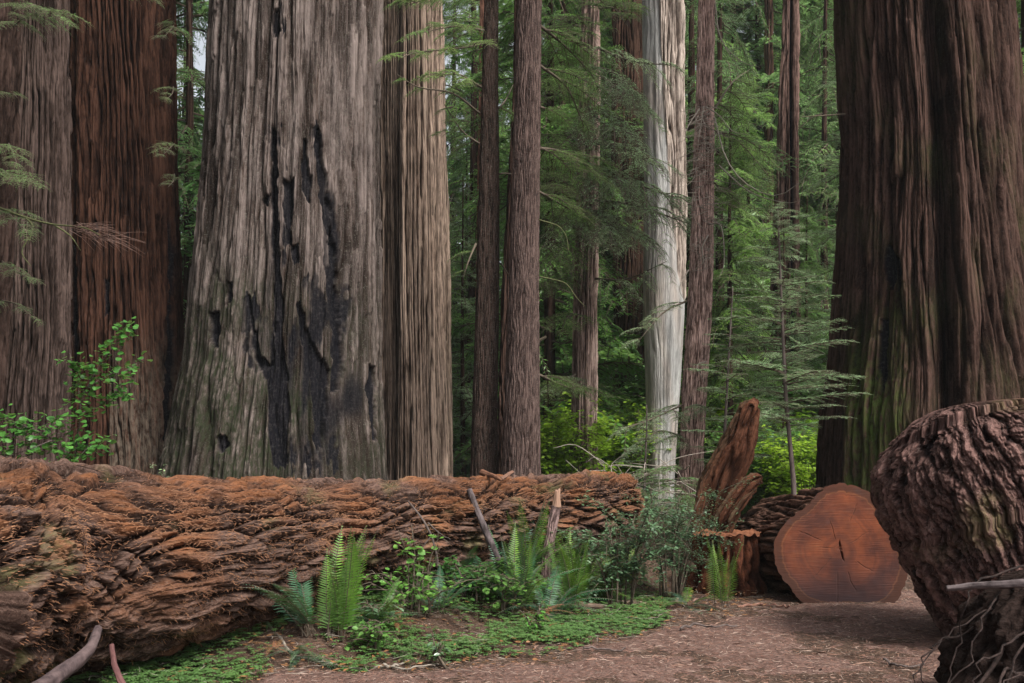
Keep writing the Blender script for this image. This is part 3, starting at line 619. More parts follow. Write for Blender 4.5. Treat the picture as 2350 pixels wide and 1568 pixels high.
# F's branches over the striped trunk
for pts, sc_, nl in (([(1110, 70, 17.4), (1050, 60, 16.6), (970, 75, 15.8)], .8, 7), ([(1108, 100, 17.4), (1060, 110, 16.8), (960, 120, 15.8), (915, 135, 15.4)], .75, 8),
                     ([(1104, 200, 17.3), (1050, 170, 16.6), (1000, 180, 16)], .75, 6), ([(1100, 260, 17.3), (1040, 215, 16.6), (960, 200, 15.6), (910, 170, 15.2)], .5, 4),
                     ([(1100, 0, 17.3), (1020, -10, 16.6), (940, 10, 16)], .9, 7), ([(1100, 330, 17.4), (1060, 300, 17.2), (1020, 240, 16.8)], .6, 5),
                     ([(1143, 400, 17.6), (1160, 398, 17.9), (1180, 400, 18.2)], 1, 0), ([(1143, 250, 17.6), (1160, 230, 18.2), (1180, 190, 19)], .9, 4),
                     ([(1092, 560, 17.4), (1075, 600, 17), (1062, 640, 17)], .5, 2), ([(1141, 600, 17.5), (1155, 612, 17.7), (1172, 640, 18)], 1, 0)):
    tree_branch(tF, [P(*p) for p in pts], FINE, sc_, nl, M_leafA, r0=.022, thin=.85)
# G's branches to the right
for pts, sc_, nl in (([(1238, 245, 17), (1262, 255, 17.3), (1280, 268, 17.6)], .7, 4), ([(1240, 60, 17), (1290, 100, 17.5), (1350, 160, 18)], 1.0, 7),
                     ([(1236, 505, 17), (1262, 512, 17), (1285, 522, 17), (1300, 545, 16.9), (1306, 585, 16.8)], .6, 0), ([(1236, 635, 17), (1270, 642, 17), (1300, 652, 16.9), (1322, 682, 16.8), (1345, 706, 16.7)], .5, 0),
                     ([(1236, 340, 17), (1290, 350, 17.8), (1350, 400, 18)], 1.0, 7), ([(1236, 860, 17), (1280, 880, 17.6), (1330, 900, 18)], .8, 6),
                     ([(1238, 150, 17), (1300, 200, 17.5), (1340, 290, 18)], .9, 7), ([(1236, 440, 17.2), (1290, 470, 18), (1340, 500, 18.6)], .9, 6)):
    tree_branch(tG, [P(*p) for p in pts], FINE, sc_, nl, M_leafA, M_mosstwig if nl == 0 else M_twig, r0=.016 if nl == 0 else .03, thin=.8)
# H's pale drooping sprays in front of the white trunk
for pts, sc_, nl, tm, lf in (([(1372, 110, 20.9), (1450, 140, 19.8), (1540, 150, 19)], 1.0, 9, HANG, M_leafP), ([(1375, 200, 20.9), (1440, 230, 20), (1480, 260, 19.6)], 1.0, 8, HANG, M_leafP),
                     ([(1370, 330, 20.9), (1430, 340, 20), (1500, 380, 19)], 1.2, 9, HANG, M_leafP), ([(1370, 400, 20.9), (1450, 420, 19.6), (1560, 460, 18.6)], 1.3, 11, HANG, M_leafP),
                     ([(1325, 300, 20.8), (1290, 330, 20), (1270, 370, 19.6)], 1.1, 8, FINE, M_leafA), ([(1320, 480, 20.8), (1300, 500, 20), (1340, 540, 19)], 1.2, 9, HANG, M_leafP),
                     ([(1368, 520, 20.8), (1420, 520, 20), (1480, 550, 19.2)], 1.1, 9, HANG, M_leafP), ([(1330, 60, 20.8), (1300, 60, 20), (1320, 90, 19)], 1.2, 9, FINE, M_leafA),
                     ([(1376, 20, 20.9), (1410, 20, 20), (1440, 60, 19.5)], 1.1, 8, FINE, M_leafA), ([(1320, 180, 20.8), (1290, 190, 20), (1270, 230, 19.6)], 1.1, 8, FINE, M_leafA),
                     ([(1366, 640, 20.8), (1440, 640, 20), (1530, 600, 19)], .8, 6, HANG, M_leafP), ([(1318, 620, 20.8), (1290, 640, 20), (1260, 660, 19.6)], 1.0, 7, FINE, M_leafA),
                     ([(1350, 150, 20.6), (1400, 190, 19.6), (1440, 220, 19)], 1.3, 12, HANG, M_leafP), ([(1350, 250, 20.6), (1380, 280, 19.6), (1420, 310, 19)], 1.3, 12, HANG, M_leafP), ([(1350, 380, 20.6), (1390, 400, 19.6), (1440, 440, 19)], 1.4, 12, HANG, M_leafP),
                     ([(1350, 480, 20.6), (1390, 500, 19.6), (1400, 540, 19)], 1.3, 12, HANG, M_leafP), ([(1330, 400, 20.6), (1290, 430, 19.6), (1260, 450, 19)], 1.3, 12, FINE, M_leafA), ([(1330, 540, 20.6), (1290, 570, 19.6), (1270, 600, 19)], 1.2, 10, HANG, M_leafA),
                     ([(1366, 460, 20.6), (1450, 470, 19), (1600, 520, 18)], 1.1, 12, HANG, M_leafP), ([(1320, 720, 20.8), (1300, 730, 20), (1290, 760, 19.6)], .9, 7, FINE, M_leafA), ([(1320, 860, 20.8), (1290, 880, 20), (1270, 900, 19.6)], .9, 7, FINE, M_leafP)):
    tree_branch(tH, [P(*p) for p in pts], tm, sc_, nl, lf, r0=.025, thin=.55)
# K: low sprays, dead twig tangle
for pts, sc_, nl in (([(1578, 690, 16.9), (1520, 720, 16.4), (1460, 790, 16)], .6, 6), ([(1565, 930, 16.9), (1500, 960, 16.2), (1430, 985, 15.6)], .7, 8), ([(1562, 1000, 16.8), (1510, 990, 16), (1470, 1030, 15.6)], .7, 8),
                     ([(1625, 940, 17), (1600, 930, 16.2), (1580, 960, 15.8)], .5, 6), ([(1640, 250, 17), (1680, 190, 18), (1720, 160, 19)], .9, 7), ([(1640, 300, 17), (1700, 330, 18), (1760, 400, 19)], .9, 7), ([(1640, 420, 17), (1660, 440, 17.6), (1700, 470, 18)], .8, 5)):
    tree_branch(tK, [P(*p) for p in pts], FINE, sc_, nl, M_leafP if pts[0][1] > 500 else M_leafA, r0=.02, thin=.6)
for pts in ([(1640, 0, 17), (1655, 90, 16.7), (1700, 140, 16.4), (1745, 155, 16.2)], [(1640, 50, 17), (1665, 110, 16.8), (1700, 160, 16.6)], [(1620, 245, 16.8), (1650, 265, 16.4), (1680, 300, 16), (1720, 310, 15.8)],
            [(1640, 270, 16.8), (1665, 360, 16), (1710, 420, 15.6), (1780, 450, 15.4), (1840, 415, 15.2), (1868, 390, 15)], [(1650, 380, 16.6), (1720, 440, 16), (1800, 465, 15.8), (1840, 460, 15.6)],
            [(1625, 515, 16.8), (1655, 520, 16.4), (1662, 600, 16.2), (1650, 640, 16)], [(1625, 540, 16.8), (1612, 570, 16.5), (1618, 620, 16.4)], [(1605, 250, 16.7), (1575, 300, 16.4), (1570, 360, 16.2)],
            [(1615, 245, 16.7), (1608, 290, 16.4), (1600, 340, 16.3)], [(1620, 830, 16.7), (1600, 840, 16.5), (1618, 880, 16.3)], [(1580, 620, 16.7), (1560, 660, 16.4), (1570, 690, 16.2)]):
    tree_branch(tK, [P(*p) for p in pts], FINE, 0, 0, wood=M_paletwig, r0=.013, name='dead_branch')
mb = MB(); off = np.array(tK[0].location)
for i in range(170):
    b = P(random.uniform(1590, 1645), random.uniform(240, 520), random.uniform(16.3, 16.9)); a = random.uniform(-PI, PI); l = random.uniform(.2, .6)
    e = b+np.array([math.cos(a)*l, -abs(math.sin(a))*l*.5, random.uniform(-.5, .1)*l]); mid_ = (b+e)/2+RNG.normal(size=3)*.06
    tube(mb, np.array([b, mid_, e])-off, .006, .002, 4, 4)
for i in range(60):
    b = P(random.uniform(1600, 1640), random.uniform(550, 620), random.uniform(16.5, 16.8)); e = b+RNG.normal(size=3)*.15; tube(mb, np.array([b, (b+e)/2+RNG.normal(size=3)*.04, e])-off, .005, .002, 4, 4)
mb.build('twig_tangle', M_paletwig, tK[0])
# A: left sprays and mossy branch
for pts, sc_, nl in (([(30, 20, 12), (90, 20, 11.5), (150, 50, 11)], .55, 8), ([(30, 60, 12), (60, 40, 11.6), (120, 30, 11.2)], .5, 7), ([(20, 330, 12), (30, 350, 11.5), (40, 380, 11)], .5, 6), ([(5, 390, 12), (20, 400, 11.2), (50, 420, 10.8)], .55, 8),
                     ([(5, 480, 12), (30, 500, 11.2), (60, 530, 10.8)], .5, 7), ([(5, 600, 12), (30, 620, 11.5), (70, 640, 11)], .4, 5), ([(5, 690, 12), (40, 700, 11.4), (90, 740, 11)], .4, 4), ([(20, 220, 12.1), (30, 215, 11.8), (40, 225, 11.5)], .35, 3)):
    tree_branch(tA, [P(*p) for p in pts], FINE, sc_, nl, M_leafB, r0=.012, thin=.5)
mbr = tree_branch(tA, [P(*p) for p in [(0, 478, 11.6), (60, 500, 11.2), (120, 515, 11), (190, 522, 10.8), (230, 540, 10.7)]], FINE, 0, 0, wood=M_mosstwig, r0=.016, name='mossy_branch')
w = MB(); off = np.array(tA[0].location)
for a, b, c_ in (((60, 502), (75, 520), (65, 560)), ((120, 515), (160, 540), (185, 575)), ((65, 545), (50, 580), (70, 610))): tube(w, np.array([P(*a, 11.1), P(*b, 11), P(*c_, 10.9)])-off, .012, .004, 6, 5)
w.build('branchlet', M_mosstwig, mbr)
w = MB()
for i in range(46):
    f = random.random(); b = P(150+110*f, 518+30*f, 10.8)+RNG.normal(size=3)*.03; e = b+np.array([random.uniform(.15, .5), random.uniform(-.15, .15), random.uniform(-.22, .06)]); tube(w, np.array([b, (b+e)/2+[0, 0, .03], e])-off, .0035, .0012, 4, 3)
w.build('twigs', plain('bare_twig', (.09, .05, .04), (.16, .10, .08), 20), mbr)
# C and M sprays
tC = find('dark reddish-brown redwood trunk with fine vertical ridges beside the huge grey one'); tM = find('massive dark double-fluted redwood trunk on the right with mossy green foot')
for pts, sc_, nl in (([(398, 60, 17.2), (390, 70, 16.6), (372, 90, 16)], .5, 5), ([(398, 200, 17.2), (395, 215, 16.6), (380, 230, 16)], .45, 4), ([(400, 330, 17.3), (390, 340, 16.6), (370, 360, 16)], .5, 5), ([(400, 400, 17.3), (398, 415, 16.8), (385, 430, 16)], .45, 4), ([(300, -10, 16.4), (330, -8, 16), (350, 0, 15.6)], .5, 5)):
    tree_branch(tC, [P(*p) for p in pts], FINE, sc_, nl, M_leafB, r0=.012, thin=.45)
tree_branch(tM, [P(1940, 262, 14.4), P(1880, 266, 14.2), P(1835, 268, 14)], FINE, 0, 0, wood=M_twig, r0=.014)

# ------------------------------------------------------------------ saplings
def sapling(label, pts, Y, top_r, blen, nb, lf, z0f=.15, tm=FLATL, dens=.9):
    pw = [P(px, py, Y) for px, py in pts]; base = pw[0]*[1, 1, 0]; t = thing('sapling_tree', label, 'sapling', base)
    w = MB(); c = tube(w, [base-base+[0, 0, -.1]]+[p-base for p in pw], top_r, .008, 30, 8); w.build('trunk', M_stick, t)
    mb = MB(); z = c[:, 2]; H = z[-1]
    for i in range(nb):
        f = (i+random.random())/nb; h = H*(z0f+(1-z0f)*f); x = np.interp(h, z, c[:, 0])
        place_limb(mb, random.choice(tm), np.array([x, 0, h]), random.uniform(0, 2*PI), random.uniform(-.05, .15), blen*(1.05-.75*f**1.6)*random.uniform(.7, 1.1), 0, dens)
    mb.build('foliage', [lf, M_twig], t, smooth=False); return t
sapling('slender sapling with layered feathery sprays and bare lower stem above the cut log', [(1822, 1130), (1815, 1040), (1803, 900), (1794, 700), (1788, 560), (1785, 480)], 13.5, .045, .95, 60, M_leafP, .38)
sapling('smaller feathery sapling between the red-brown trunk and the slender sapling', [(1662, 1040), (1668, 900), (1676, 760), (1682, 660)], 15.5, .035, .8, 34, M_leafP, .3)
sapling('small young redwood with pale sprays at the foot of the white trunk', [(1480, 1100), (1482, 1040), (1484, 985), (1484, 930)], 15, .025, .75, 26, M_leafP, .1)

# ------------------------------------------------------------------ big fallen log
def shelf_disp(Nn, amp, amp2, L=2.2, seed=0, wv=1.5, crack=.03, lam=.12, extra=None, s0=.9, face=PI/2):
    def f(TH, S, R, pos):
        x, y = np.cos(TH)*R, np.sin(TH)*R
        wn = pn(x*1.3, y*1.3, S/s0*.8, seed+1)+.5*pn(x*3.2, y*3.2, S/s0*2.0, seed+2)+.22*pn(x*8, y*8, S/s0*5, seed+9)
        ph_ = TH*Nn/(2*PI)+wv*wn
        fr = ph_-np.floor(ph_); sh = np.where(fr < .86, fr/.86, (1-fr)/.14)
        ph2 = TH*(Nn*3)/(2*PI)+2.4*wn+1.2*pn(x*5, y*5, S*1.9, seed+3)
        fr2 = ph2-np.floor(ph2); sh2 = np.where(fr2 < .8, fr2/.8, (1-fr2)/.2)
        k = .5+.5*np.clip(.5+1.6*pn(x*1.1, y*1.1, S*.7, seed+4), 0, 1)
        n = pn(x/lam, y/lam, S/(lam*L*2), seed+5); g = np.exp(-(n/.16)**2)
        rough = fbm(x*14, y*14, S*7, 3, seed+6)
        d = amp*(sh-.7)*k+amp2*(sh2-.6)-crack*g+.008*rough+.003*pn(x*45, y*45, S*14, seed+11)
        tang = -amp*.45*sh*k*0
        A = (TH-face+PI) % (2*PI); a1 = A*.62/.13
        cr = 2.0*pn(x*1.3, y*1.3, S*.9, seed+20)+.5*pn(x*4, y*4, S*2.2, seed+22)
        hA, tA, gA = strips(a1*.82+cr+S*.9, S, .8, seed+30, 1.1); hB, tB, gB = strips(a1*.62-cr*.7-S*1.1, S, 1.0, seed+35, 1.1)
        h4, t4, g4 = strips(A*.62/.045+cr*1.6, S, .35, seed+50, 1.1); h5, t5, g5 = strips(A*.62/.017+cr*3, S, .2, seed+60, .8)
        h3 = np.minimum(hA, .25+.75*hB); t3 = .6*tA+.4*tB; g3 = np.maximum(gA, gB*.8)
        gm = np.clip(.85+pn(x*2.5, y*2.5, S*1.2, seed+13), .25, 1.35)
        d = d+.095*(h3-1)*gm+.018*t3+.012*(h4-1)+.004*t4+.004*(h5-1)+.0015*t5
        gr = np.clip(1.0-sh*3.4, 0, 1)*.9*k+g3*gm*1.15+g4*.45+g5*.3+g*.25
        at = {'tone': np.clip(.5*t3+.35*t4+.3*t5+.3*rough-.6*sstep(.55, 0, (pos[..., 2])), -1, 1), 'groove_shade': np.clip(gr, 0, 1), 'char_shade': g*0, 'moss': g*0, 'bare': g*0}
        if extra: d, at = extra(d, at, TH, S, R, pos)
        return d, tang, at
    return f
A0 = np.array([-5.6, 4.55, 0]); 
log_pts = []; st_px = [(-330, 4.9, 1030, 1790), (-150, 5.7, 1036, 1660), (0, 6.35, 1045, 1605), (300, 7.05, 1074, 1535), (414, 7.35, 1081, 1492), (600, 7.95, 1089, 1440), (700, 8.3, 1093, 1400), (870, 8.9, 1094, 1350), (1060, 9.8, 1090, 1305), (1200, 10.6, 1087, 1272), (1385, 11.85, 1080, 1244), (1430, 12.15, 1086, 1238)]
stations = [((a-1175)/F*Y, Y, (c_-b)/2*Y/F) for a, Y, b, c_ in st_px]; czs = np.array([EYE+(HOR-(b+c_)/2)/F*Y for a, Y, b, c_ in st_px])
_old = [(-4.9, 5.45, .80), (-3.55, 6.9, .765), (-2.91, 7.6, .72), (-2.14, 8.45, .68), (-1.51, 9.15, .66), (-.72, 10.0, .655), (.16, 11.0, .645), (.85, 11.75, .64), (1.28, 12.2, .64)]
S_ = np.array(stations); cl = spline(S_, 820); c = np.stack([cl[:, 0], cl[:, 1], spline(czs, 820)], 1); rad = cl[:, 2].copy()
fend = np.linspace(0, 1, 820); rad *= np.sqrt(np.clip(1-np.clip((fend-.965)/.04, 0, 1)**2, .05, 1))
base = np.array([-2.0, 8.6, 0])
def exlog(d, at, TH, S, R, pos):
    up = np.clip((pos[..., 2]-.2)/1.2, 0, 1)
    at['bare'] = np.clip(sstep(.0, .5, pn(pos[..., 0]*1.7, pos[..., 1]*1.7, pos[..., 2]*3, 71)+.35*sstep(0, 1, up)-.15+.25*sstep(-1.5, 1, pos[..., 0])), 0, 1)*(1-at['groove_shade'])*(.35+.6*sstep(.45, 1.05, pos[..., 2]))
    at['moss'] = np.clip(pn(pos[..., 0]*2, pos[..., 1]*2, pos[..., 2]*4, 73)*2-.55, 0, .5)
    lowf = sstep(.9, .1, pos[..., 2])
    d = d-.02*lowf
    return d, at
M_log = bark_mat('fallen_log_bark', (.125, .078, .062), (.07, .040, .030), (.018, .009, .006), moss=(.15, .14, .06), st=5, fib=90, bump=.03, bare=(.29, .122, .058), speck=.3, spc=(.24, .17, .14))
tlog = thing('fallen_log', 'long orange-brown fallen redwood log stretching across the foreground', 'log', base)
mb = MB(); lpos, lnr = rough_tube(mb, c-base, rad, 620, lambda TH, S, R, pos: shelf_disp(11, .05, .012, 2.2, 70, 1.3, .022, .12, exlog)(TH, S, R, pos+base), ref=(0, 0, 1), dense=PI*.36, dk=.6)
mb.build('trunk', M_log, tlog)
# shaggy fibres on it
M_fib = plain('bark_fibre', (.12, .055, .03), (.24, .12, .065), 3)
def fibres(pos, nr, n, lo, hi, mat, parent, axis, sel, name='bark_fibres', wd=.0022, down=.35):
    pf, nf = pos.reshape(-1, 3), nr.reshape(-1, 3); ok = np.where(sel(pf))[0]; k = RNG.choice(ok, n)
    p = pf[k]; nn = nf[k]; l = RNG.uniform(lo, hi, n)[:, None]
    e = axis*RNG.choice([-1, 1], (n, 1))*RNG.uniform(.5, 1, (n, 1))+nn*RNG.uniform(.1, .5, (n, 1))+RNG.normal(size=(n, 3))*.3+np.array([0, 0, -down]); e /= np.linalg.norm(e, axis=1)[:, None]
    s = np.cross(e, nn); s /= np.linalg.norm(s, axis=1)[:, None]+1e-6; s *= wd
    q = p+e*l*.55+nn*.004; r_ = p+e*l+nn*-.004
    V = np.stack([p-s, p+s, q+s*.8, q-s*.8, r_], 1).reshape(-1, 3); i0 = np.arange(n)[:, None]*5
    m = MB(); m.add(V, i0+[0, 1, 2, 3], i0+[3, 2, 4]); o = m.build(name, mat, parent); o['kind'] = 'stuff'; return o
ax = np.array([.66, .75, 0])
fibres(lpos, lnr, 26000, .015, .05, M_fib, tlog, ax, lambda p: ((p+base)[:, 2] > .15) & (((p+base)[:, 0]+2.0)*.785-((p+base)[:, 1]-7.95)*.62 > -.3))

# ------------------------------------------------------------------ cut log with sawn face (right)
OUT = [(1835, 1380), (1810, 1339), (1780, 1303), (1777, 1252), (1785, 1224), (1803, 1197), (1839, 1176), (1857, 1159), (1886, 1125), (1908, 1108), (1925, 1103), (1939, 1112), (1968, 1119), (1997, 1130), (2011, 1148), (2037, 1191), (2062, 1242), (2087, 1317), (2071, 1350), (2055, 1388), (1950, 1394)]
FY = 10.0; cen = P(1925, 1260, FY); base = np.array([cen[0], FY, 0])
pol = np.array([P(a, b, FY) for a, b in OUT])-cen; pang = np.arctan2(pol[:, 2], pol[:, 0]); prad = np.hypot(pol[:, 0], pol[:, 2]); o_ = np.argsort(pang); pang, prad = pang[o_], prad[o_]
nu = 420; th = np.arange(nu)*2*PI/nu; th_ = (th+PI) % (2*PI)-PI
orad = np.interp(th_, pang, prad, period=2*PI); kk = np.hanning(45); kk /= kk.sum(); orad = np.convolve(np.concatenate([orad[-22:], orad, orad[:22]]), kk, 'valid')*1.01+.012*pn(np.cos(th)*6, np.sin(th)*6, 0, 77)+.010*pn(np.cos(th)*17, np.sin(th)*17, 0, 78)+.006*pn(np.cos(th)*45, np.sin(th)*45, 0, 79)
tcut = thing('cut_log', 'sawn redwood log with its round red-brown cut face towards the viewer', 'log', base)
mb = MB(); nv = 150; yv = np.concatenate([np.linspace(0, .02, 4), np.linspace(.04, 3.2, nv)]); nv = len(yv)
TH, YV = np.meshgrid(th, yv); OR = np.repeat(orad[None], nv, 0)*(1-.03*YV)
x, z = np.cos(TH), np.sin(TH)
lam = .11; n1 = pn(x*OR/lam, z*OR/lam, YV/(lam*10), 80); n2 = pn(x*OR/.04, z*OR/.04, YV/.4, 81); g = np.exp(-(n1/.2)**2)
dd_ = -.045*g-.015*np.exp(-(n2/.25)**2)+.012*fbm(x*OR*12, z*OR*12, YV*3, 3, 83)+.03*pn(x*OR*3, z*OR*3, YV*1.4, 84)
fade = sstep(0, .03, YV)*.8+.2
RR = OR+dd_*fade
slope = -.09*YV
Pz = np.stack([x*RR+.02*YV, YV, z*RR+cen[2]+slope], -1)
i = np.arange(nv-1)[:, None]*nu; j = np.arange(nu)[None]; j2 = (j+1) % nu
q = np.stack([i+j, i+nu+j, i+nu+j2, i+j2], -1).reshape(-1, 4)
mb.add(Pz.reshape(-1, 3), q, None, 0, {'groove_shade': np.clip(g, 0, 1).ravel(), 'bc': np.stack([x*OR, z*OR, YV], -1).reshape(-1, 3)})
M_cutbark = bark_mat('cut_log_bark', (.13, .07, .05), (.07, .035, .025), (.014, .007, .005), st=5, fib=70)
mb.build('bark', M_cutbark, tcut)
# face: rings of vertices
fr = np.concatenate([[0.02], np.linspace(.05, 1, 70)]); nr_ = len(fr); rim = RR[0]
FT, FR = np.meshgrid(th, fr)
xx, zz = np.cos(FT)*rim[None]*FR, np.sin(FT)*rim[None]*FR
yy = -.004+.0035*fbm(xx*4, zz*4, 0, 3, 90)
ckx = .012*pn(zz*9, 0, 0, 92)+np.interp(zz, [-.35, -.2, .0, .15], [.02, .065, .02, .0]); ck = np.exp(-((xx-ckx)/.006)**2)*sstep(-.13, -.08, zz)*sstep(.1, .03, zz)
ang_ = np.arctan2(zz, xx); rr2 = np.hypot(xx, zz); rad_ck = 0
for a_, r1_, r2_ in ((.5, .12, .38), (1.9, .1, .33), (2.7, .2, .5), (-.6, .22, .46), (-2.3, .12, .42), (1.2, .3, .52), (-1.2, .25, .5), (3.05, .05, .22)):
    rad_ck = np.maximum(rad_ck, np.exp(-(((ang_-a_-.05*pn(rr2*9, a_, 0, 96))*rr2)/.0022)**2)*sstep(r1_-.02, r1_+.03, rr2)*sstep(r2_, r2_-.1, rr2)*.75)
ck2 = np.maximum(rad_ck, 0)+np.exp(-((xx+.015)/.003)**2)*sstep(-.2, -.3, zz)*.5
yy = yy+.04*ck+.01*ck2
V = np.stack([xx, yy-.001, zz+cen[2]], -1).reshape(-1, 3)
i = np.arange(nr_-1)[:, None]*nu; q = np.stack([i+j, i+j2, i+nu+j2, i+nu+j], -1).reshape(-1, 4)
V = np.concatenate([V, [[0, 0, cen[2]]]]); tr = np.stack([np.full(nu, len(V)-1), (np.arange(nu)+1) % nu, np.arange(nu)], -1)
mb = MB(); mb.add(V, q[:, ::1], tr, 0, {'rf': np.append(FR.ravel(), 0), 'crack': np.append(np.clip(ck+ck2, 0, 1).ravel(), 0)})
m, nt, bs = newmat('sawn_wood'); tc = N(nt, 'ShaderNodeTexCoord').outputs['Object']; rf = attr(nt, 'rf').outputs['Fac']
wobn = noise(nt, tc, 3, 1, 1, 3); rfd = math_(nt, 'ADD', rf, math_(nt, 'MULTIPLY', wobn, .05))
ringn = N(nt, 'ShaderNodeTexNoise', noise_dimensions='1D'); nt.links.new(math_(nt, 'MULTIPLY', rfd, 34), ringn.inputs['W']); ringn.inputs['Scale'].default_value = 1; ringn.inputs['Detail'].default_value = 4
rings = ringn.outputs['Fac']
big = noise(nt, tc, 2.4, 1, 1, 4, .6, 3)
col = mixc(nt, ramp(nt, big, .38, .62), (.20, .052, .019), (.06, .017, .011))
col = mixc(nt, math_(nt, 'MULTIPLY', ramp(nt, rings, .45, .6), .16), col, (.13, .045, .02))
mp = N(nt, 'ShaderNodeMapping'); mp.inputs['Rotation'].default_value = (0, math.radians(-22), 0); mp.inputs['Scale'].default_value = (5, 1, 95); nt.links.new(tc, mp.inputs[0])
sn = N(nt, 'ShaderNodeTexNoise'); nt.links.new(mp.outputs[0], sn.inputs['Vector']); sn.inputs['Scale'].default_value = 1; sn.inputs['Detail'].default_value = 2
rg2 = N(nt, 'ShaderNodeTexNoise', noise_dimensions='1D'); nt.links.new(math_(nt, 'MULTIPLY', rfd, 7), rg2.inputs['W']); rg2.inputs['Scale'].default_value = 1
col = mixc(nt, math_(nt, 'MULTIPLY', ramp(nt, rg2.outputs['Fac'], .48, .62), .45), col, (.05, .016, .012))
col = mixc(nt, math_(nt, 'MULTIPLY', math_(nt, 'MULTIPLY', ramp(nt, sn.outputs['Fac'], .5, .7), ramp(nt, noise(nt, tc, 3.1, 1, 1, 3, .6, 21), .4, .6)), .6), col, (.17, .068, .034))
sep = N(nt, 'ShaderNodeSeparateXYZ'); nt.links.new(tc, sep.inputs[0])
foot_tone = ramp(nt, math_(nt, 'ADD', sep.outputs[2], math_(nt, 'MULTIPLY', wobn, .35)), .74, .22)
col = mixc(nt, math_(nt, 'MULTIPLY', foot_tone, .92), col, (.03, .018, .02))          # face darker and more purple towards its foot
edge = math_(nt, 'MULTIPLY', ramp(nt, rfd, .885, .895), ramp(nt, rfd, .915, .905))
col = mixc(nt, math_(nt, 'MULTIPLY', edge, .35), col, (.16, .075, .028))
col = mixc(nt, math_(nt, 'MULTIPLY', ramp(nt, rfd, .905, .93), .8), col, (.055, .021, .012))
spot = noise(nt, tc, 5, 1, 1, 2, .5, 8); col = mixc(nt, math_(nt, 'MULTIPLY', ramp(nt, spot, .62, .72), .5), col, (.05, .03, .028))
col = mixc(nt, attr(nt, 'crack').outputs['Fac'], col, (.02, .008, .005))
nt.links.new(col, bs.inputs['Base Color']); bs.inputs['Roughness'].default_value = .75
bp = N(nt, 'ShaderNodeBump'); bp.inputs['Distance'].default_value = .004; nt.links.new(sn.outputs['Fac'], bp.inputs['Height']); nt.links.new(bp.outputs[0], bs.inputs['Normal'])
M_sawn = m
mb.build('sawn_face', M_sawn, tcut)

# ------------------------------------------------------------------ stump with leaning snags
def wood_disp(lam, L, depth, seed, fine=.01, pit=.03):
    def f(TH, S, R, pos):
        x, y = np.cos(TH)*R, np.sin(TH)*R
        n1 = pn(x/lam, y/lam, S/(lam*L), seed); g = np.exp(-(n1/.22)**2); n2 = pn(x/(lam*.4), y/(lam*.4), S/(lam*.4*L), seed+1)
        pt = sstep(.35, .55, pn(x/.09, y/.09, S/.16, seed+2))
        d = -depth*g+depth*.35*n2+.2*R*pn(np.cos(TH)*1.3, np.sin(TH)*1.3, S*.8, seed+3)-pit*pt+fine*fbm(x*25, y*25, S*14, 2, seed+4)
        return d, None, {'groove_shade': np.clip(g*.8+pt*.5, 0, 1), 'char_shade': g*0, 'moss': g*0, 'bare': np.clip(np.cos(TH-2.6)*.9-.1, 0, 1)*.6}
    return f
M_snag = bark_mat('rotten_wood', (.085, .036, .021), (.045, .018, .011), (.012, .006, .004), st=10, fib=60, bare=(.16, .12, .075), bump=.02)
base = P(1660, 1200, 11.2)*[1, 1, 0]
tsn = thing('tree_stump', 'low rotten stump with flat orange top left of the sawn log', 'stump', P(1672, 1200, 10.9)*[1, 1, 0])
b0 = np.array(tsn.location); topz = P(0, 1226, 10.9)[2]
mb = MB(); zs = np.linspace(-.1, topz, 60); cc = np.stack([0*zs, 0*zs, zs], 1)
def stump_d(TH, S, R, pos):
    d, _, at = wood_disp(.13, 4, .06, 130)(TH, S, R, pos); d = d+.06*pn(np.cos(TH)*3, np.sin(TH)*3, 0, 131); at['ax'] = sstep(.3, .75, S)*(.05*pn(np.cos(TH)*5, np.sin(TH)*5, 0, 134)); at['bare'] = at['bare']*0; return d, None, at
rough_tube(mb, cc, np.interp(zs, [-.1, .3, topz], [.42, .34, .355]), 160, stump_d, cap=(False, False)); mb.build('bark', bark_mat('dark_stump_bark', (.12, .045, .025), (.06, .022, .014), (.006, .003, .002), st=5, fib=50), tsn)
mb = MB(); rr_ = np.linspace(0.01, 1, 40); T, Rr = np.meshgrid(np.arange(160)*2*PI/160, rr_)
rimr = .345+.06*pn(np.cos(T)*3, np.sin(T)*3, 0, 131)+.03*pn(np.cos(T)*8, np.sin(T)*8, 0, 132); X_, Y_ = np.cos(T)*rimr*Rr, np.sin(T)*rimr*Rr
Z_ = topz+.01+.035*fbm(X_*6, Y_*6, 0, 4, 133)+.05*pn(np.cos(T)*5, np.sin(T)*5, 0, 134)*Rr**2
i = np.arange(39)[:, None]*160; j = np.arange(160)[None]; j2 = (j+1) % 160
mb.add(np.stack([X_, Y_, Z_], -1).reshape(-1, 3), np.stack([i+j, i+160+j, i+160+j2, i+j2], -1).reshape(-1, 4))
mb.build('stump_top', plain('orange_rot', (.17, .065, .03), (.10, .035, .017), 14, bump=.02), tsn)
def snag(label, pts, rads, Y, seed, nv=220, nu=180, ell=.7):
    pw = np.array([P(a, b, y) for (a, b), y in zip(pts, Y)]); base = pw[0]*[1, 1, 0]+[0, 0, max(0, pw[0][2]-.1)]; t = thing('broken_snag', label, 'snag', base)
    c = spline(pw-base, nv); r = np.interp(np.linspace(0, len(rads)-1, nv), range(len(rads)), rads)
    mb = MB(); rough_tube(mb, c, r, nu, wood_disp(.10, 7, .055, seed), ref=(1, 0, 0), ell=ell, dense=-PI/2, dk=.4); mb.build('wood', M_snag, t); return t
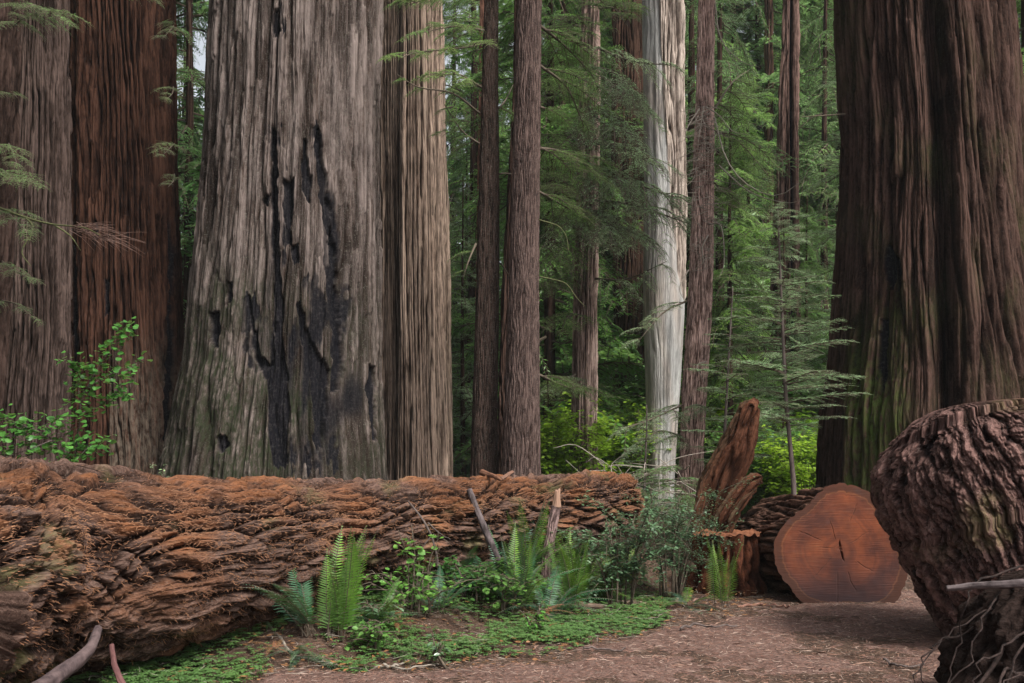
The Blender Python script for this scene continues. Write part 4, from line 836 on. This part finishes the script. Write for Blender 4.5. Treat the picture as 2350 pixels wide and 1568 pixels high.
snag('tall leaning rotten snag with rounded tip rising behind the flat stump', [(1625, 1290), (1632, 1200), (1655, 1110), (1685, 1040), (1708, 975), (1724, 935), (1730, 912)], [.22, .22, .245, .225, .17, .135, .05], [11.5, 11.5, 11.5, 11.45, 11.4, 11.4, 11.4], 140)
snag('shorter split slab of rotten wood leaning beside the tall snag', [(1640, 1240), (1662, 1190), (1690, 1145), (1718, 1112), (1740, 1096), (1748, 1092)], [.1, .12, .12, .12, .085, .03], [11.05]*6, 150, 120, 120)
snag('thin splinter of wood leaning right of the short slab', [(1665, 1230), (1690, 1185), (1712, 1150), (1733, 1122)], [.05, .06, .055, .02], [10.9]*4, 155, 80, 60)

# ------------------------------------------------------------------ big upended trunk butt, right foreground
pts = [(2512, 1500), (2447, 1343), (2364, 1145), (2282, 948), (2262, 900)]
pw = np.array([P(a, b, 8.0) for a, b in [(a_-26, b_) for a_, b_ in pts]]); pw[:, 1] = [7.95, 8.0, 8.05, 8.15, 8.2]; base = pw[0]*[1, 1, 0]
tU = thing('fallen_butt_log', 'huge purple-brown rough log end with furrowed bark on the right', 'log', base)
lin = np.concatenate([[0], np.cumsum(np.linalg.norm(np.diff(pw, axis=0), axis=1))]); sU = np.concatenate([np.linspace(0, lin[3]*.97, 360), np.linspace(lin[3]*.97, lin[-1], 90)[1:]])
cU = np.stack([np.interp(sU, lin, (pw-base)[:, k]) for k in range(3)], 1)
fU = np.clip((sU-lin[3]*.72)/(lin[-1]-lin[3]*.72), 0, 1); rU = np.interp(sU, [0, 1.0, lin[-1]], [.90, 1.0, 1.06])*np.maximum(.01, 1-fU**3.0)**.5
def dispU(TH, S, R, pos):
    x, y = np.cos(TH)*R, np.sin(TH)*R; x0, y0 = x, y
    wx = .10*pn(x0*2.5, y0*2.5, S*2, 160)+.05*pn(x0*7, y0*7, S*5, 161)
    AA = (TH+PI/2+PI) % (2*PI); hh, t1, g = strips(AA*.95/.13+1.2*wx/.1*.4+S*.5, S, .5, 162, 1.3); n2 = pn((x0+wx)/.06, (y0+wx)/.06, S/.2, 163); g2 = np.exp(-(n2/.25)**2)
    pits = sstep(.38, .6, pn(x0/.13, y0/.13, S/.2, 164))
    lump = fbm(x0*11, y0*11, S*6, 5, 165)
    sm = sstep(1.0, .6, R)*sstep(1.5, 2.2, pos[..., 2])*sstep(3.4, 4.0, pos[..., 0])
    rim = np.exp(-((S-lin[3])/.22)**2)
    g3 = (1-np.clip(np.abs(pn(x/.16, y/.16, S/1.3, 168))*1.6, 0, 1))**2
    d = (.035*(hh-1)+.022*t1-.022*g2-.07*pits+.026*lump-.045*g3*rim)*(1-.8*sm)+.02*pn(x0*2, y0*2, S*1.2, 166)
    A = (TH+PI/2+PI) % (2*PI); h4, t4, g4 = strips(A*.95/.055+.8*lump, S, .25, 175, 1.2); h5, t5, g5 = strips(A*.95/.020+1.5*lump, S, .10, 178, 1.2)
    d = d+(.022*(h4-1)+.012*t4+.007*(h5-1)+.004*t5)*(1-.7*sm)
    return d, None, {'tone': np.clip(.4*t1+.4*t4+.4*t5+.3*lump, -1, 1)*(1-.6*sm), 'groove_shade': np.clip(g*.6+g4*.5+g5*.3+g3*.5+pits*.6, 0, 1)*(1-.8*sm), 'char_shade': np.clip(pits*1.0-.55, 0, 1)*(1-sm), 'moss': np.clip(pn(x0*2, y0*2, S*2, 167)*2-.45, 0, .7), 'bare': sm*.5}
M_U = bark_mat('purple_brown_bark', (.16, .092, .08), (.085, .047, .040), (.016, .009, .008), moss=(.13, .11, .05), st=3, fib=60, bump=.03, bare=(.21, .105, .08), speck=.4, spc=(.24, .17, .15))
mb = MB(); rough_tube(mb, cU, rU, 560, lambda TH, S, R, pos: dispU(TH, S, R, pos+base), ref=(1, 0, 0), dense=-PI*.62, dk=.5, ell=.9)
vz = mb.v[-1]; zt = 1.66; vz[:, 2] = np.where(vz[:, 2] > zt, zt+.33*np.tanh((vz[:, 2]-zt)/.33), vz[:, 2])
mb.build('trunk', M_U, tU)
# root tangle in front of it
rb = P(2330, 1500, 5.9)*[1, 1, 0]+[-.02, .1, 0]
tR = thing('root_tangle', 'dark tangle of torn roots around a black hollow in the bottom right corner', 'roots', rb)
mb = MB(); zs = np.linspace(0, 1, 160); cR = np.stack([.22+.05*zs, -.05-.0*zs, -.15+.98*zs], 1); rR = .62*np.sqrt(np.clip(1-(zs*.97)**2.6, .01, 1))
def dR(TH, S, R, pos):
    x, y = np.cos(TH)*.6, np.sin(TH)*.6; l = fbm(x*6, y*6, S*6, 4, 170); n = pn(x/.09, y/.09, S/.4, 171); g = np.exp(-(n/.25)**2)
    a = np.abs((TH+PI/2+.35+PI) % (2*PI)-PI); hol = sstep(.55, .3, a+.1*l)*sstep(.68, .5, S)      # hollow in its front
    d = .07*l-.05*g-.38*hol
    return d, None, {'groove_shade': np.clip(g*.6+hol, 0, 1), 'char_shade': hol*.9, 'moss': g*0, 'bare': g*0}  # hollow also coloured near black, imitating the shade inside
M_R = bark_mat('root_wood', (.03, .020, .017), (.015, .010, .008), (.010, .006, .005), st=3, fib=50, bump=.03)
rough_tube(mb, cR, rR, 260, dR, ref=(1, 0, 0)); mb.build('root_mass', M_R, tR)
M_root = plain('root_bark', (.008, .005, .004), (.045, .028, .024), 30, bump=.008)
for k in range(26):
    a = random.uniform(-2.9, -.9); z1 = random.uniform(.35, .85); x1 = .25+.5*math.cos(a)*random.uniform(.6, 1); y1 = .6*math.sin(a)*.9
    p = [np.array([.4, -.1, .82])+RNG.normal(size=3)*.12, np.array([x1, y1, z1]), np.array([.25+.72*math.cos(a-.2), -.05+.68*math.sin(a), z1*.45]), np.array([.25+.85*math.cos(a-.3), .72*math.sin(a)-.05, -.03])]
    w = MB(); p[1] = p[1]+RNG.normal(size=3)*.10; p[2] = p[2]+RNG.normal(size=3)*.12; tube(w, p, random.choice([.006, .008, .010, .02]), .003, 26, 7, wob=.022); w.build('root', M_root, tR)
def stick(name, label, cat, pts, r0, r1, mat=M_stick, group=None, seg=24, sides=10, wob=.004, forks=()):
    pw = np.array(pts); base = pw[0].copy(); base[2] = min(p[2] for p in pw); t = thing(name, label, cat, base, group)
    mb = MB(); n = seg*3; c = spline(pw-base, n) if len(pw) > 2 else np.linspace(pw[0]-base, pw[1]-base, n)
    c = c+np.stack([pn(np.linspace(0, 6, n), k, 0, int(abs(base[0]*100)) % 90)*wob for k in range(3)], 1)
    d = c[-1]-c[0]; ref = (0, 0, 1) if abs(d[2]) < .8*np.linalg.norm(d) else (1, .1, 0); s_ = random.randint(0, 60)
    rough_tube(mb, c, np.linspace(r0, r1, n), 28, lambda TH, S, R, pos: (R*.22*pn(np.cos(TH)*1.5, np.sin(TH)*1.5, S*3/max(.02, 1), s_)+R*.15*pn(np.cos(TH)*4, np.sin(TH)*4, S*18, s_+1), None, {}), ref=ref)
    mb.build('stem', mat, t)
    for f in forks:
        w = MB(); tube(w, np.array(f)-base, r1*.8+.002, .002, 8, 5, wob=.004); w.build('side_twig', mat, t)
    return t
stick('dead_branch', 'grey dead branch lying across the root tangle at the right edge', 'branch', [P(2172, 1350, 5.75), P(2230, 1345, 5.7), P(2290, 1342, 5.6), P(2380, 1338, 5.5)], .014, .026, plain('grey_branch', (.05, .038, .038), (.12, .095, .095), 18))
stick('dead_branch', 'thick purple-brown branch leaning on the log in the bottom left corner', 'branch', [P(224, 1442, 5.8), P(205, 1490, 5.6), P(140, 1545, 5.4), P(60, 1600, 5.1)], .022, .05, plain('purple_branch', (.035, .024, .025), (.10, .07, .068), 14, stz=.3))
stick('dead_branch', 'short dark red stick standing below the log near the bottom left', 'branch', [P(256, 1480, 5.95), P(264, 1530, 5.9), P(290, 1590, 5.8)], .014, .022, plain('red_branch', (.08, .035, .035), (.13, .06, .055), 12))
stick('dead_branch', 'dark weathered pole leaning against the middle of the fallen log', 'branch', [P(1150, 1300, 9.1), P(1120, 1232, 9.2), P(1092, 1165, 9.3), P(1077, 1124, 9.4)], .032, .026, plain('weathered_branch', (.022, .016, .015), (.12, .095, .095), 12, stz=.5))
stick('dead_branch', 'thin bent dark stick against the log above the ferns', 'branch', [P(1004, 1300, 8.5), P(998, 1255, 8.45), P(975, 1200, 8.45), P(936, 1150, 8.5)], .012, .006, forks=[[P(990, 1230, 8.45), P(965, 1262, 8.4), P(955, 1290, 8.35)], [P(982, 1200, 8.45), P(1010, 1225, 8.5), P(1035, 1240, 8.5)]])
M_young = bark_mat('young_stem_bark', (.22, .15, .14), (.13, .085, .08), (.05, .03, .028), st=8, fib=80)
ts = thing('broken_sapling', 'snapped upright sapling stem with pale broken top standing in front of the log', 'sapling', np.array([(1252-1175)/F*9.9, 9.9, 0]))
b0 = np.array(ts.location); pw = np.array([[b0[0], b0[1], -.1], P(1254, 1300, b0[1]), P(1262, 1240, b0[1]+.02), P(1272, 1180, b0[1]+.05), P(1277, 1162, b0[1]+.05)])-b0
mb = MB(); rough_tube(mb, spline(pw, 90), np.linspace(.055, .050, 90), 70, bark_disp(.04, 6, .008, .02, .004, .01, 1, .25, .002, 180)); mb.build('stem', M_young, ts)
mb = MB(); top = spline(np.array([pw[-1]-[0, 0, .01], pw[-1]+[.003, 0, .06], pw[-1]+[.01, 0, .15]]), 20)
rough_tube(mb, top, np.linspace(.049, .030, 20), 60, lambda TH, S, R, pos: (-.012*np.abs(pn(np.cos(TH)*4, np.sin(TH)*4, S*3, 181)), None, {'ax': sstep(.04, .14, S)*.05*pn(np.cos(TH)*3.5, np.sin(TH)*3.5, 0, 182)})); mb.build('broken_top', plain('fresh_wood', (.34, .21, .15), (.22, .13, .09), 25, stz=.2), ts)
# slab of bark on the log
stick('bark_sliver', 'reddish sliver of bark lying on top of the fallen log', 'bark', [P(1106, 1084, 10.0), P(1130, 1092, 9.85), P(1150, 1102, 9.7)], .03, .012, plain('red_sliver', (.10, .045, .028), (.15, .07, .04), 20))
stick('bark_sliver', 'pale wood chip propped beside the bark sliver on the log top', 'bark', [P(1150, 1100, 9.9), P(1165, 1090, 10.0), P(1176, 1083, 10.1)], .02, .016, plain('chip', (.12, .065, .045), (.17, .09, .06), 20))
# ground sticks
GS = [('long curved grey stick at the border of sorrel and path, bottom left', [(583, 1464), (610, 1488), (645, 1516), (720, 1533), (840, 1538)], .014, .008, M_paletwig),
      ('forked pale stick lying flat on the path below the sorrel', [(832, 1536), (880, 1532), (940, 1540), (1000, 1528)], .010, .005, M_paletwig),
      ('short broken pale stick beside the forked one on the path', [(880, 1538), (910, 1530), (935, 1520)], .012, .006, M_paletwig),
      ('weathered flat branch among the sorrel in front of the shrub', [(1315, 1398), (1380, 1396), (1440, 1386), (1560, 1380)], .018, .035, plain('log_sliver', (.20, .14, .10), (.3, .22, .17), 10, stz=.4)),
      ('dark thin stick lying on the path near its middle', [(1340, 1497), (1390, 1500), (1440, 1498)], .007, .005, M_stick),
      ('low brown branch half buried in sorrel below the tall fern', [(715, 1462), (760, 1440), (800, 1433), (845, 1432)], .022, .012, M_stick),
      ('crooked stick on the path edge left of the sawn log', [(1560, 1452), (1600, 1440), (1650, 1445), (1690, 1440)], .010, .006, M_stick),
      ('small stick lying at the foot of the flat stump', [(1690, 1392), (1740, 1390), (1790, 1396), (1815, 1400)], .014, .010, plain('reddish_stick', (.16, .08, .06), (.22, .12, .09), 15)),
      ('dark twig lying on the path in front of the roots', [(2030, 1520), (2070, 1536), (2120, 1530)], .009, .005, M_stick)]
for lb, pts, r0, r1, mt in GS:
    pw = []
    for a, b in pts:
        p = PG(a, b); p[2] = float(ph(p[0], p[1]))+.022; pw.append(p)
    stick('ground_stick', lb, 'stick', pw, r0, r1, mt, wob=.03)

# ------------------------------------------------------------------ ferns
def frond_mesh(L, arch, npair=26, pl=.09, seed=0, sp=.55):
    r = np.random.default_rng(seed); n = npair; mb = MB()
    t = np.linspace(0, 1, 14); x = L*(t*sp+arch*.45*t*t); z = L*(t*(1-.25*arch)-arch*.55*t*t)
    ax_ = np.stack([x, 0*t+L*.05*np.sin(t*2+seed), z], 1)
    tube(mb, ax_, .004, .0015, 13, 4, 1)
    tt = np.linspace(.14, .99, n); p = np.stack([np.interp(tt, t, ax_[:, k]) for k in range(3)], 1); d = np.gradient(p, axis=0); d /= np.linalg.norm(d, axis=1)[:, None]
    up = np.cross(d, [0, 1, 0]); up /= np.linalg.norm(up, axis=1)[:, None]
    side = np.cross(up, d)
    for sg in (-1, 1):
        l = pl*np.sin(PI*np.clip(tt*.80+.24, 0, 1))**.75*r.uniform(.9, 1.1, n); l = np.maximum(l, .006)[:, None]
        e = side*sg*.95+d*.35+up*r.uniform(-.25, .05, (n, 1)); e /= np.linalg.norm(e, axis=1)[:, None]; w = d*(L*.0068*np.ones((n, 1)))
        dn = -up*l*.12
        V = np.stack([p-w*.9, p+e*l*.5-w*.9, p+e*l+dn, p+e*l*.5+w*.7, p+w*.9], 1).reshape(-1, 3); i0 = np.arange(n)[:, None]*5
        mb.add(V, i0+[0, 1, 3, 4], i0+[1, 2, 3])
    return mb
FR = {}
def frond_data(kind, mat):
    key = (kind, mat.name)
    if key not in FR:
        L, arch, sd_, sp = [(.80, .20, 1, .22), (.85, .6, 2, .38), (.75, 1.0, 3, .5), (.65, 1.35, 4, .6)][kind]
        o = frond_mesh(L, arch, 34, .085, sd_, sp).build('frond', [mat, M_twig], None, smooth=False); FR[key] = o.data; bpy.data.objects.remove(o)
    return FR[key]
def fern(label, loc, n, scale, mat, kinds=(0, 1, 1, 2), azr=(0, 2*PI), seed=0, lean=0, mat2=None, group=None):
    r = random.Random(seed); t = thing('sword_fern', label, 'fern', loc, group)
    for i in range(n):
        a = azr[0]+(azr[1]-azr[0])*(i+r.random())/n; m = mat2 if mat2 and r.random() < .4 else mat
        o = bpy.data.objects.new('frond', frond_data(r.choice(kinds), m)); C.objects.link(o); o.parent = t
        o.rotation_euler = (r.uniform(-.15, .15), r.uniform(-.25, .15)+lean, a); o.scale = (scale*r.uniform(.75, 1.15),)*3; o.location = (r.uniform(-.03, .03), r.uniform(-.03, .03), 0)
    return t
def G(px, py):
    p = PG(px, py); p[2] = float(gh(p[0], p[1])); return p
def Gy(px, Y):
    X = (px-1175)/F*Y; return np.array([X, Y, float(gh(np.array(X), np.array(float(Y))))])
fern('bright upright sword fern growing against the fallen log, left of the middle', Gy(768, 7.5), 15, 1.16, M_fern, (0, 0, 0, 0, 1), (-1.9, 2.2), 1, 0, M_fern)
fern('dark blue-green fern fronds reaching up left of the bright fern by the log', Gy(712, 7.5), 12, 1.22, M_fernd, (0, 1, 1), (1.6, 4.6), 2, 0)
fern('wide mixed-green sword fern in front of the middle of the log', G(1200, 1392), 28, 1.1, M_fern, (0, 0, 1, 2, 3), (0, 2*PI), 3, 0, M_fernd)
fern('drooping dark fern left of the wide mixed-green fern', Gy(1110, 9.1), 14, .85, M_fernd, (1, 2, 2, 3), (0, 2*PI), 4)
fern('erect pale green fern behind the snapped sapling stem', Gy(1330, 9.9), 22, .95, M_fern, (0, 0, 1), (0, 2*PI), 5, -.1)
fern('bright yellow-green fern with two tall fronds before the flat stump', G(1655, 1398), 7, 1.0, M_fern, (0, 0, 0), (0, 2*PI), 6, 0)
fern('low arching fern left of the bright fern by the stump', G(1580, 1392), 10, .7, M_fern, (2, 3, 3), (0, 2*PI), 7, .1, M_fernd)
fern('small dark drooping fern under the left part of the log', Gy(690, 7.2), 8, .55, M_fernd, (2, 3), (PI, 2*PI), 8, .2)
fern('tiny pale fern lying low at the path edge by the stump', G(1615, 1402), 5, .4, M_fernd, (3, 3), (0, 2*PI), 9, .3)
fern('dry orange-brown dead fern hanging beside the log', Gy(625, 7.1)+[0, 0, .08], 7, .32, M_dead, (2, 3), (0, 2*PI), 10, .2)
fern('small fern half hidden in the sorrel left of the middle', Gy(850, 7.9), 7, .5, M_fern, (2, 2, 3), (0, 2*PI), 11, .1)
fern('fern tucked behind the dark shrub at the end of the log', Gy(1440, 10.6), 14, .8, M_fernd, (0, 1, 1), (0, 2*PI), 12, 0, M_fern)
fern('dense dark fern filling the space under the log behind the leafy plants', Gy(1060, 9.2), 16, .8, M_fernd, (1, 2, 2), (0, 2*PI), 14)
fern('fern fringe between the erect pale fern and the dark glossy shrub', Gy(1385, 9.9), 14, .8, M_fern, (0, 1, 2), (0, 2*PI), 15, 0, M_fernd)
fern('tall green fern just right of the dark leaning pole', Gy(1190, 9.0), 20, 1.12, M_fern, (0, 0, 1, 1, 2), (0, 2*PI), 16, 0, M_fernd)
fern('blue-green fern drooping towards the sorrel below the snapped stem', Gy(1262, 9.15), 16, .95, M_fernd, (1, 2, 3), (0, 2*PI), 17)
fern('upright yellow-green fern close right of the snapped stem', Gy(1312, 9.45), 18, 1.05, M_fern, (0, 0, 0, 1), (0, 2*PI), 18)
fern('low fern between the bright upright fern and the leafy plants', Gy(868, 7.9), 12, .72, M_fernd, (1, 2, 3), (0, 2*PI), 19, 0, M_fern)
fern('sprawling dead brown fern among the roots of the tall green fern', Gy(1225, 8.95), 9, .7, M_dead, (2, 3), (0, 2*PI), 20, .1)
fern('small brown withered fern beside the low fern', Gy(905, 8.0), 6, .5, M_dead, (2, 3), (0, 2*PI), 21, .1)
bush('leafy_plant', 'loose dark leafy plant between log and sorrel left of the snapped stem', 'plant', Gy(1150, 8.9), M_under, 41, R=.4, H=.45, n=520, ls=.05, lw=.75, stems=8)
bush('leafy_plant', 'low spreading plant in the sorrel below the bright upright fern', 'plant', Gy(850, 7.5), M_under, 42, R=.35, H=.22, n=300, ls=.045, lw=.8, stems=8)
fern('fern in the shade between the log and the wide mixed-green fern', Gy(1010, 8.5), 12, .7, M_fernd, (1, 2), (0, 2*PI), 13)

# ------------------------------------------------------------------ shrubs near the log
t = bush('huckleberry_shrub', 'dark glossy-leaved shrub in front of the right end of the log', 'shrub', G(1425, 1398), M_huck, 30, R=.62, H=1.12, n=3000, ls=.046, lw=.6, stems=12)
t = bush('huckleberry_shrub', 'fine-leaved grey-green shrub beside the leaning snags', 'shrub', G(1535, 1375), M_huck, 31, R=.6, H=1.1, n=6500, ls=.028, lw=.55, stems=16)
bush('leafy_plant', 'low leafy plant before the wide mixed-green fern', 'plant', Gy(1085, 8.9), M_under, 32, R=.45, H=.42, n=700, ls=.05, lw=.85, stems=10)
bush('leafy_plant', 'trailing pale-leaved plant between the two big ferns', 'plant', Gy(950, 8.3), M_hazel, 33, R=.6, H=.42, n=380, ls=.05, lw=.8, stems=10)
bush('leafy_plant', 'small round-leaved sprig standing up before the log', 'plant', Gy(960, 8.35), M_hazel, 34, R=.22, H=.75, n=70, ls=.06, lw=.95, stems=5)
bush('leafy_plant', 'small dark shiny plant standing on the path border', 'plant', G(1000, 1530), M_huck, 35, R=.08, H=.22, n=60, ls=.045, lw=.6, stems=4)
bush('leafy_plant', 'small leafy seedling on the sorrel mat right of centre', 'plant', G(1230, 1470), M_hazel, 36, R=.16, H=.25, n=110, ls=.045, lw=.6, stems=5)
bush('leafy_plant', 'low grey-leaved plant in the sorrel in the middle left', 'plant', G(880, 1475), M_huck, 37, R=.3, H=.2, n=260, ls=.05, lw=.5, stems=8)
bush('conifer_seedling', 'small blue-green seedling peeping over the log near the huge grey trunk', 'seedling', P(348, 1078, 9.2)*[1, 1, 0], M_leafP, 38, R=.28, H=1.45, n=900, ls=.035, lw=.4, stems=9)
# hazel behind the log at the left
hz = thing('hazel_shrub', 'bright green round-leaved hazel shrub growing behind the log at the left', 'shrub', P(180, 1100, 9.3)*[1, 1, 0]); b0 = np.array(hz.location); w = MB(); lv = MB()
r = np.random.default_rng(40)
def leaves_along(c, n, ls, mbx, spread=.05):
    k = r.uniform(1, len(c)-1.01, n); i = k.astype(int); p = c[i]+(c[np.minimum(i+1, len(c)-1)]-c[i])*(k-i)[:, None]+r.normal(size=(n, 3))*spread
    a = r.uniform(0, 2*PI, n); e = np.stack([np.cos(a), np.sin(a), r.uniform(-.7, .1, n)], 1); e /= np.linalg.norm(e, axis=1)[:, None]
    s = np.cross(e, r.normal(size=(n, 3))*.35+[0, -.35, 1]); s /= np.linalg.norm(s, axis=1)[:, None]; nm = np.cross(s, e); l = (ls*r.uniform(.6, 1.2, n))[:, None]
    ang = np.linspace(0, 2*PI, 9)[:-1]; V = [p+e*l*.5]
    for q_ in ang: V.append(p+e*l*(.5-.52*math.cos(q_))+s*l*.46*math.sin(q_)+nm*l*.08*math.cos(2*q_))
    V = np.stack(V, 1).reshape(-1, 3); i0 = np.arange(n)[:, None]*9
    mbx.add(V, None, np.concatenate([i0+[0, 1+j, 1+(j+1) % 8] for j in range(8)]))
for pts, rr0 in (([(170, 1110), (172, 1040), (185, 950), (180, 870), (205, 830)], .010), ([(175, 960), (200, 890), (240, 820), (275, 780), (292, 745)], .006), ([(182, 950), (230, 930), (265, 905), (285, 912)], .005), ([(180, 860), (165, 830), (160, 810)], .004),
                 ([(200, 890), (250, 860), (290, 850), (330, 822)], .005), ([(170, 1110), (120, 1010), (60, 980), (0, 960), (-60, 955)], .008), ([(120, 1010), (70, 1030), (20, 1045), (-30, 1040)], .005), ([(172, 1060), (210, 1020), (250, 1010)], .005),
                 ([(100, 1000), (110, 970), (150, 955)], .004), ([(170, 1080), (140, 1050), (140, 1010)], .004), ([(60, 980), (30, 1000), (-10, 1000)], .004)):
    Yr = [9.3+random.uniform(-.15, .15) for _ in pts]; c = tube(w, [P(a, b, y)-b0 for (a, b), y in zip(pts, Yr)], rr0, .002, 12, 5)
    L_ = np.linalg.norm(np.diff(c, axis=0), axis=1).sum(); leaves_along(c, int(110*L_), .060, lv, .055)
w.build('stems', M_stick, hz); lv.build('leaves', M_hazel, hz)
# twigs piled behind log's right end
tp = thing('brush_pile', 'tangle of dead branches and green sprigs at the right end of the fallen log', 'brush', P(1470, 1100, 13)*[1, 1, 0]); b0 = np.array(tp.location); w = MB(); mb = MB()
for k in range(46):
    a = P(random.uniform(1330, 1580), random.uniform(1060, 1180), random.uniform(12.4, 13.4)); e = a+np.array([random.uniform(-.9, .9), random.uniform(-.2, .3), random.uniform(-.25, .35)]); tube(w, np.array([a, (a+e)/2+RNG.normal(size=3)*.08, e])-b0, .008, .003, 8, 5)
for k in range(34):
    a = P(random.uniform(1430, 1580), random.uniform(1080, 1200), random.uniform(12.4, 13.2)); place_limb(mb, random.choice(FINE), a-b0, random.uniform(0, 6.3), random.uniform(-.2, .5), random.uniform(.35, .6), 0, .7)
w.build('branches', M_paletwig, tp); mb.build('sprigs', [M_leafB, M_twig], tp, smooth=False)

# ------------------------------------------------------------------ ground cover and litter
def scatter(n, test, xr, yr):
    X = RNG.uniform(*xr, n*6); Y = RNG.uniform(*yr, n*6); k = test(X, Y); return X[k][:n], Y[k][:n]
def log_front(X, Y):                         # in front of the log's near side
    return (X+2.0)*.785-(Y-7.95)*.62 > -.15
def cov(X, Y):
    den = .38+1.7*pn(X*1.3, Y*1.3, 3, 190)+1.0*pn(X*4, Y*4, 3, 191)
    pin = path_in(X, Y)
    return log_front(X, Y) & (X < 1.55+.4*pn(Y*2, X*2, 0, 195)) & (pin < .04+.25*pn(X*2.5, Y*2.5, 0, 192)) & (RNG.random(len(X)) < np.clip(den+.25, 0.03, 1))
X, Y = scatter(13000, cov, (-4.6, 3), (5.2, 12.5)); n = len(X); mb = MB()
Zg = gh(X, Y); hgt = RNG.uniform(.015, .085, n)*(1+.6*pn(X*1.5, Y*1.5, 0, 193)); p = np.stack([X, Y, Zg+hgt], 1); a0 = RNG.uniform(0, 2*PI, n); s = RNG.uniform(.014, .036, n)
for k in range(3):
    a = a0+k*2*PI/3; e = np.stack([np.cos(a), np.sin(a), np.full(n, -.30)], 1); sd2 = np.stack([-np.sin(a), np.cos(a), 0*a], 1); s1 = s[:, None]
    V = np.stack([p, p+e*s1*.8+sd2*s1*.72-[0, 0, .002], p+e*s1*.85+[0, 0, .002], p+e*s1*.8-sd2*s1*.72-[0, 0, .002]], 1).reshape(-1, 3)
    mb.add(V, np.arange(n*4).reshape(-1, 4))
k = RNG.choice(n, 3000, replace=False); g0 = np.stack([X[k], Y[k], Zg[k]], 1); s_ = np.array([.0012, 0, 0]); V = np.stack([g0-s_, g0+s_, p[k]+s_, p[k]-s_], 1).reshape(-1, 3); mb.add(V, np.arange(len(k)*4).reshape(-1, 4))
tag(mb.build('redwood_sorrel', M_oxalis, smooth=False), 'carpet of small green clover-like sorrel leaves between log and path', 'ground cover', kind='stuff')
def litter(name, n, xr, yr, test, lo, hi, wd, mat, label, h=.004):
    X, Y = scatter(n, test, xr, yr); n = len(X); a = RNG.normal(0, .9, n); a = np.where(RNG.random(n) < .3, RNG.uniform(0, PI, n), a)
    l = RNG.uniform(lo, hi, n)[:, None]; w_ = (RNG.uniform(.5, 1.3, n)*wd)[:, None]; z = np.maximum(ph(X, Y), gh(X, Y))+RNG.uniform(.002, h+.006, n)
    e = np.stack([np.cos(a), np.sin(a), RNG.normal(0, .12, n)], 1); sd3 = np.stack([-np.sin(a), np.cos(a), RNG.normal(0, .3, n)], 1); p = np.stack([X, Y, z], 1); bend = sd3*l*RNG.uniform(-.15, .15, (n, 1))
    V = np.stack([p-e*l/2-sd3*w_*.5, p-e*l/2+sd3*w_*.5, p+bend+sd3*w_, p+bend-sd3*w_, p+e*l/2], 1).reshape(-1, 3); i0 = np.arange(n)[:, None]*5
    mb = MB(); mb.add(V, i0+[0, 1, 2, 3], i0+[3, 2, 4]); o = mb.build(name, mat, smooth=False); return tag(o, label, 'litter', kind='stuff')
anyp = lambda X, Y: (path_in(X, Y) > -1.2) & (np.abs(X) < Y*.56+.3)
fl = lambda X, Y: log_front(X, Y) & (path_in(X, Y) < .3) & (X < 2.6)
litter('fallen_leaves', 2600, (-4.6, 2.8), (5.2, 11.5), fl, .02, .07, .008, M_dead, 'dry brown leaflets and bark bits lying among the sorrel', h=.07)
litter('fallen_twigs', 1500, (-4.6, 2.8), (5.2, 11.5), fl, .05, .22, .0022, M_paletwig, 'thin pale dead twigs lying over the sorrel', h=.08)
litter('needle_litter', 30000, (-4, 6.5), (5.3, 12), anyp, .015, .06, .0016, plain('needle_red', (.17, .08, .055), (.28, .15, .11), 3), 'reddish needles and fibres strewn over the path')
litter('bark_flakes', 1400, (-4, 6.5), (5.3, 12), anyp, .03, .13, .007, plain('flake', (.12, .065, .045), (.24, .15, .115), 5), 'brown bark flakes scattered over the path')
litter('pale_litter', 6500, (-4, 6.5), (5.3, 12), anyp, .02, .09, .0022, plain('needle_pale', (.30, .21, .17), (.42, .32, .26), 3), 'pale dry twigs and bark flakes strewn over the path')
litter('dark_litter', 9000, (-4, 6.5), (5.3, 12), anyp, .02, .08, .0025, plain('needle_dark', (.03, .018, .014), (.07, .04, .03), 3), 'dark bark crumbs and twigs strewn over the path')
# ------------------------------------------------------------------ haze
hb = MB(); x0, x1, y0, y1, z0, z1 = -390, 390, -50, 480, -1.5, 60
hb.add([[x0, y0, z0], [x1, y0, z0], [x1, y1, z0], [x0, y1, z0], [x0, y0, z1], [x1, y0, z1], [x1, y1, z1], [x0, y1, z1]], [[0, 3, 2, 1], [4, 5, 6, 7], [0, 1, 5, 4], [1, 2, 6, 5], [2, 3, 7, 6], [3, 0, 4, 7]])
mh = bpy.data.materials.new('haze'); mh.use_nodes = True; nt = mh.node_tree; nt.nodes.remove(nt.nodes['Principled BSDF'])
pv = nt.nodes.new('ShaderNodeVolumePrincipled'); pv.inputs['Color'].default_value = (.86, .95, 1, 1); pv.inputs['Density'].default_value = .00035; nt.links.new(pv.outputs[0], nt.nodes['Material Output'].inputs['Volume'])
tag(hb.build('haze', mh, smooth=False), 'thin pale haze in the air of the forest', 'haze', kind='stuff')
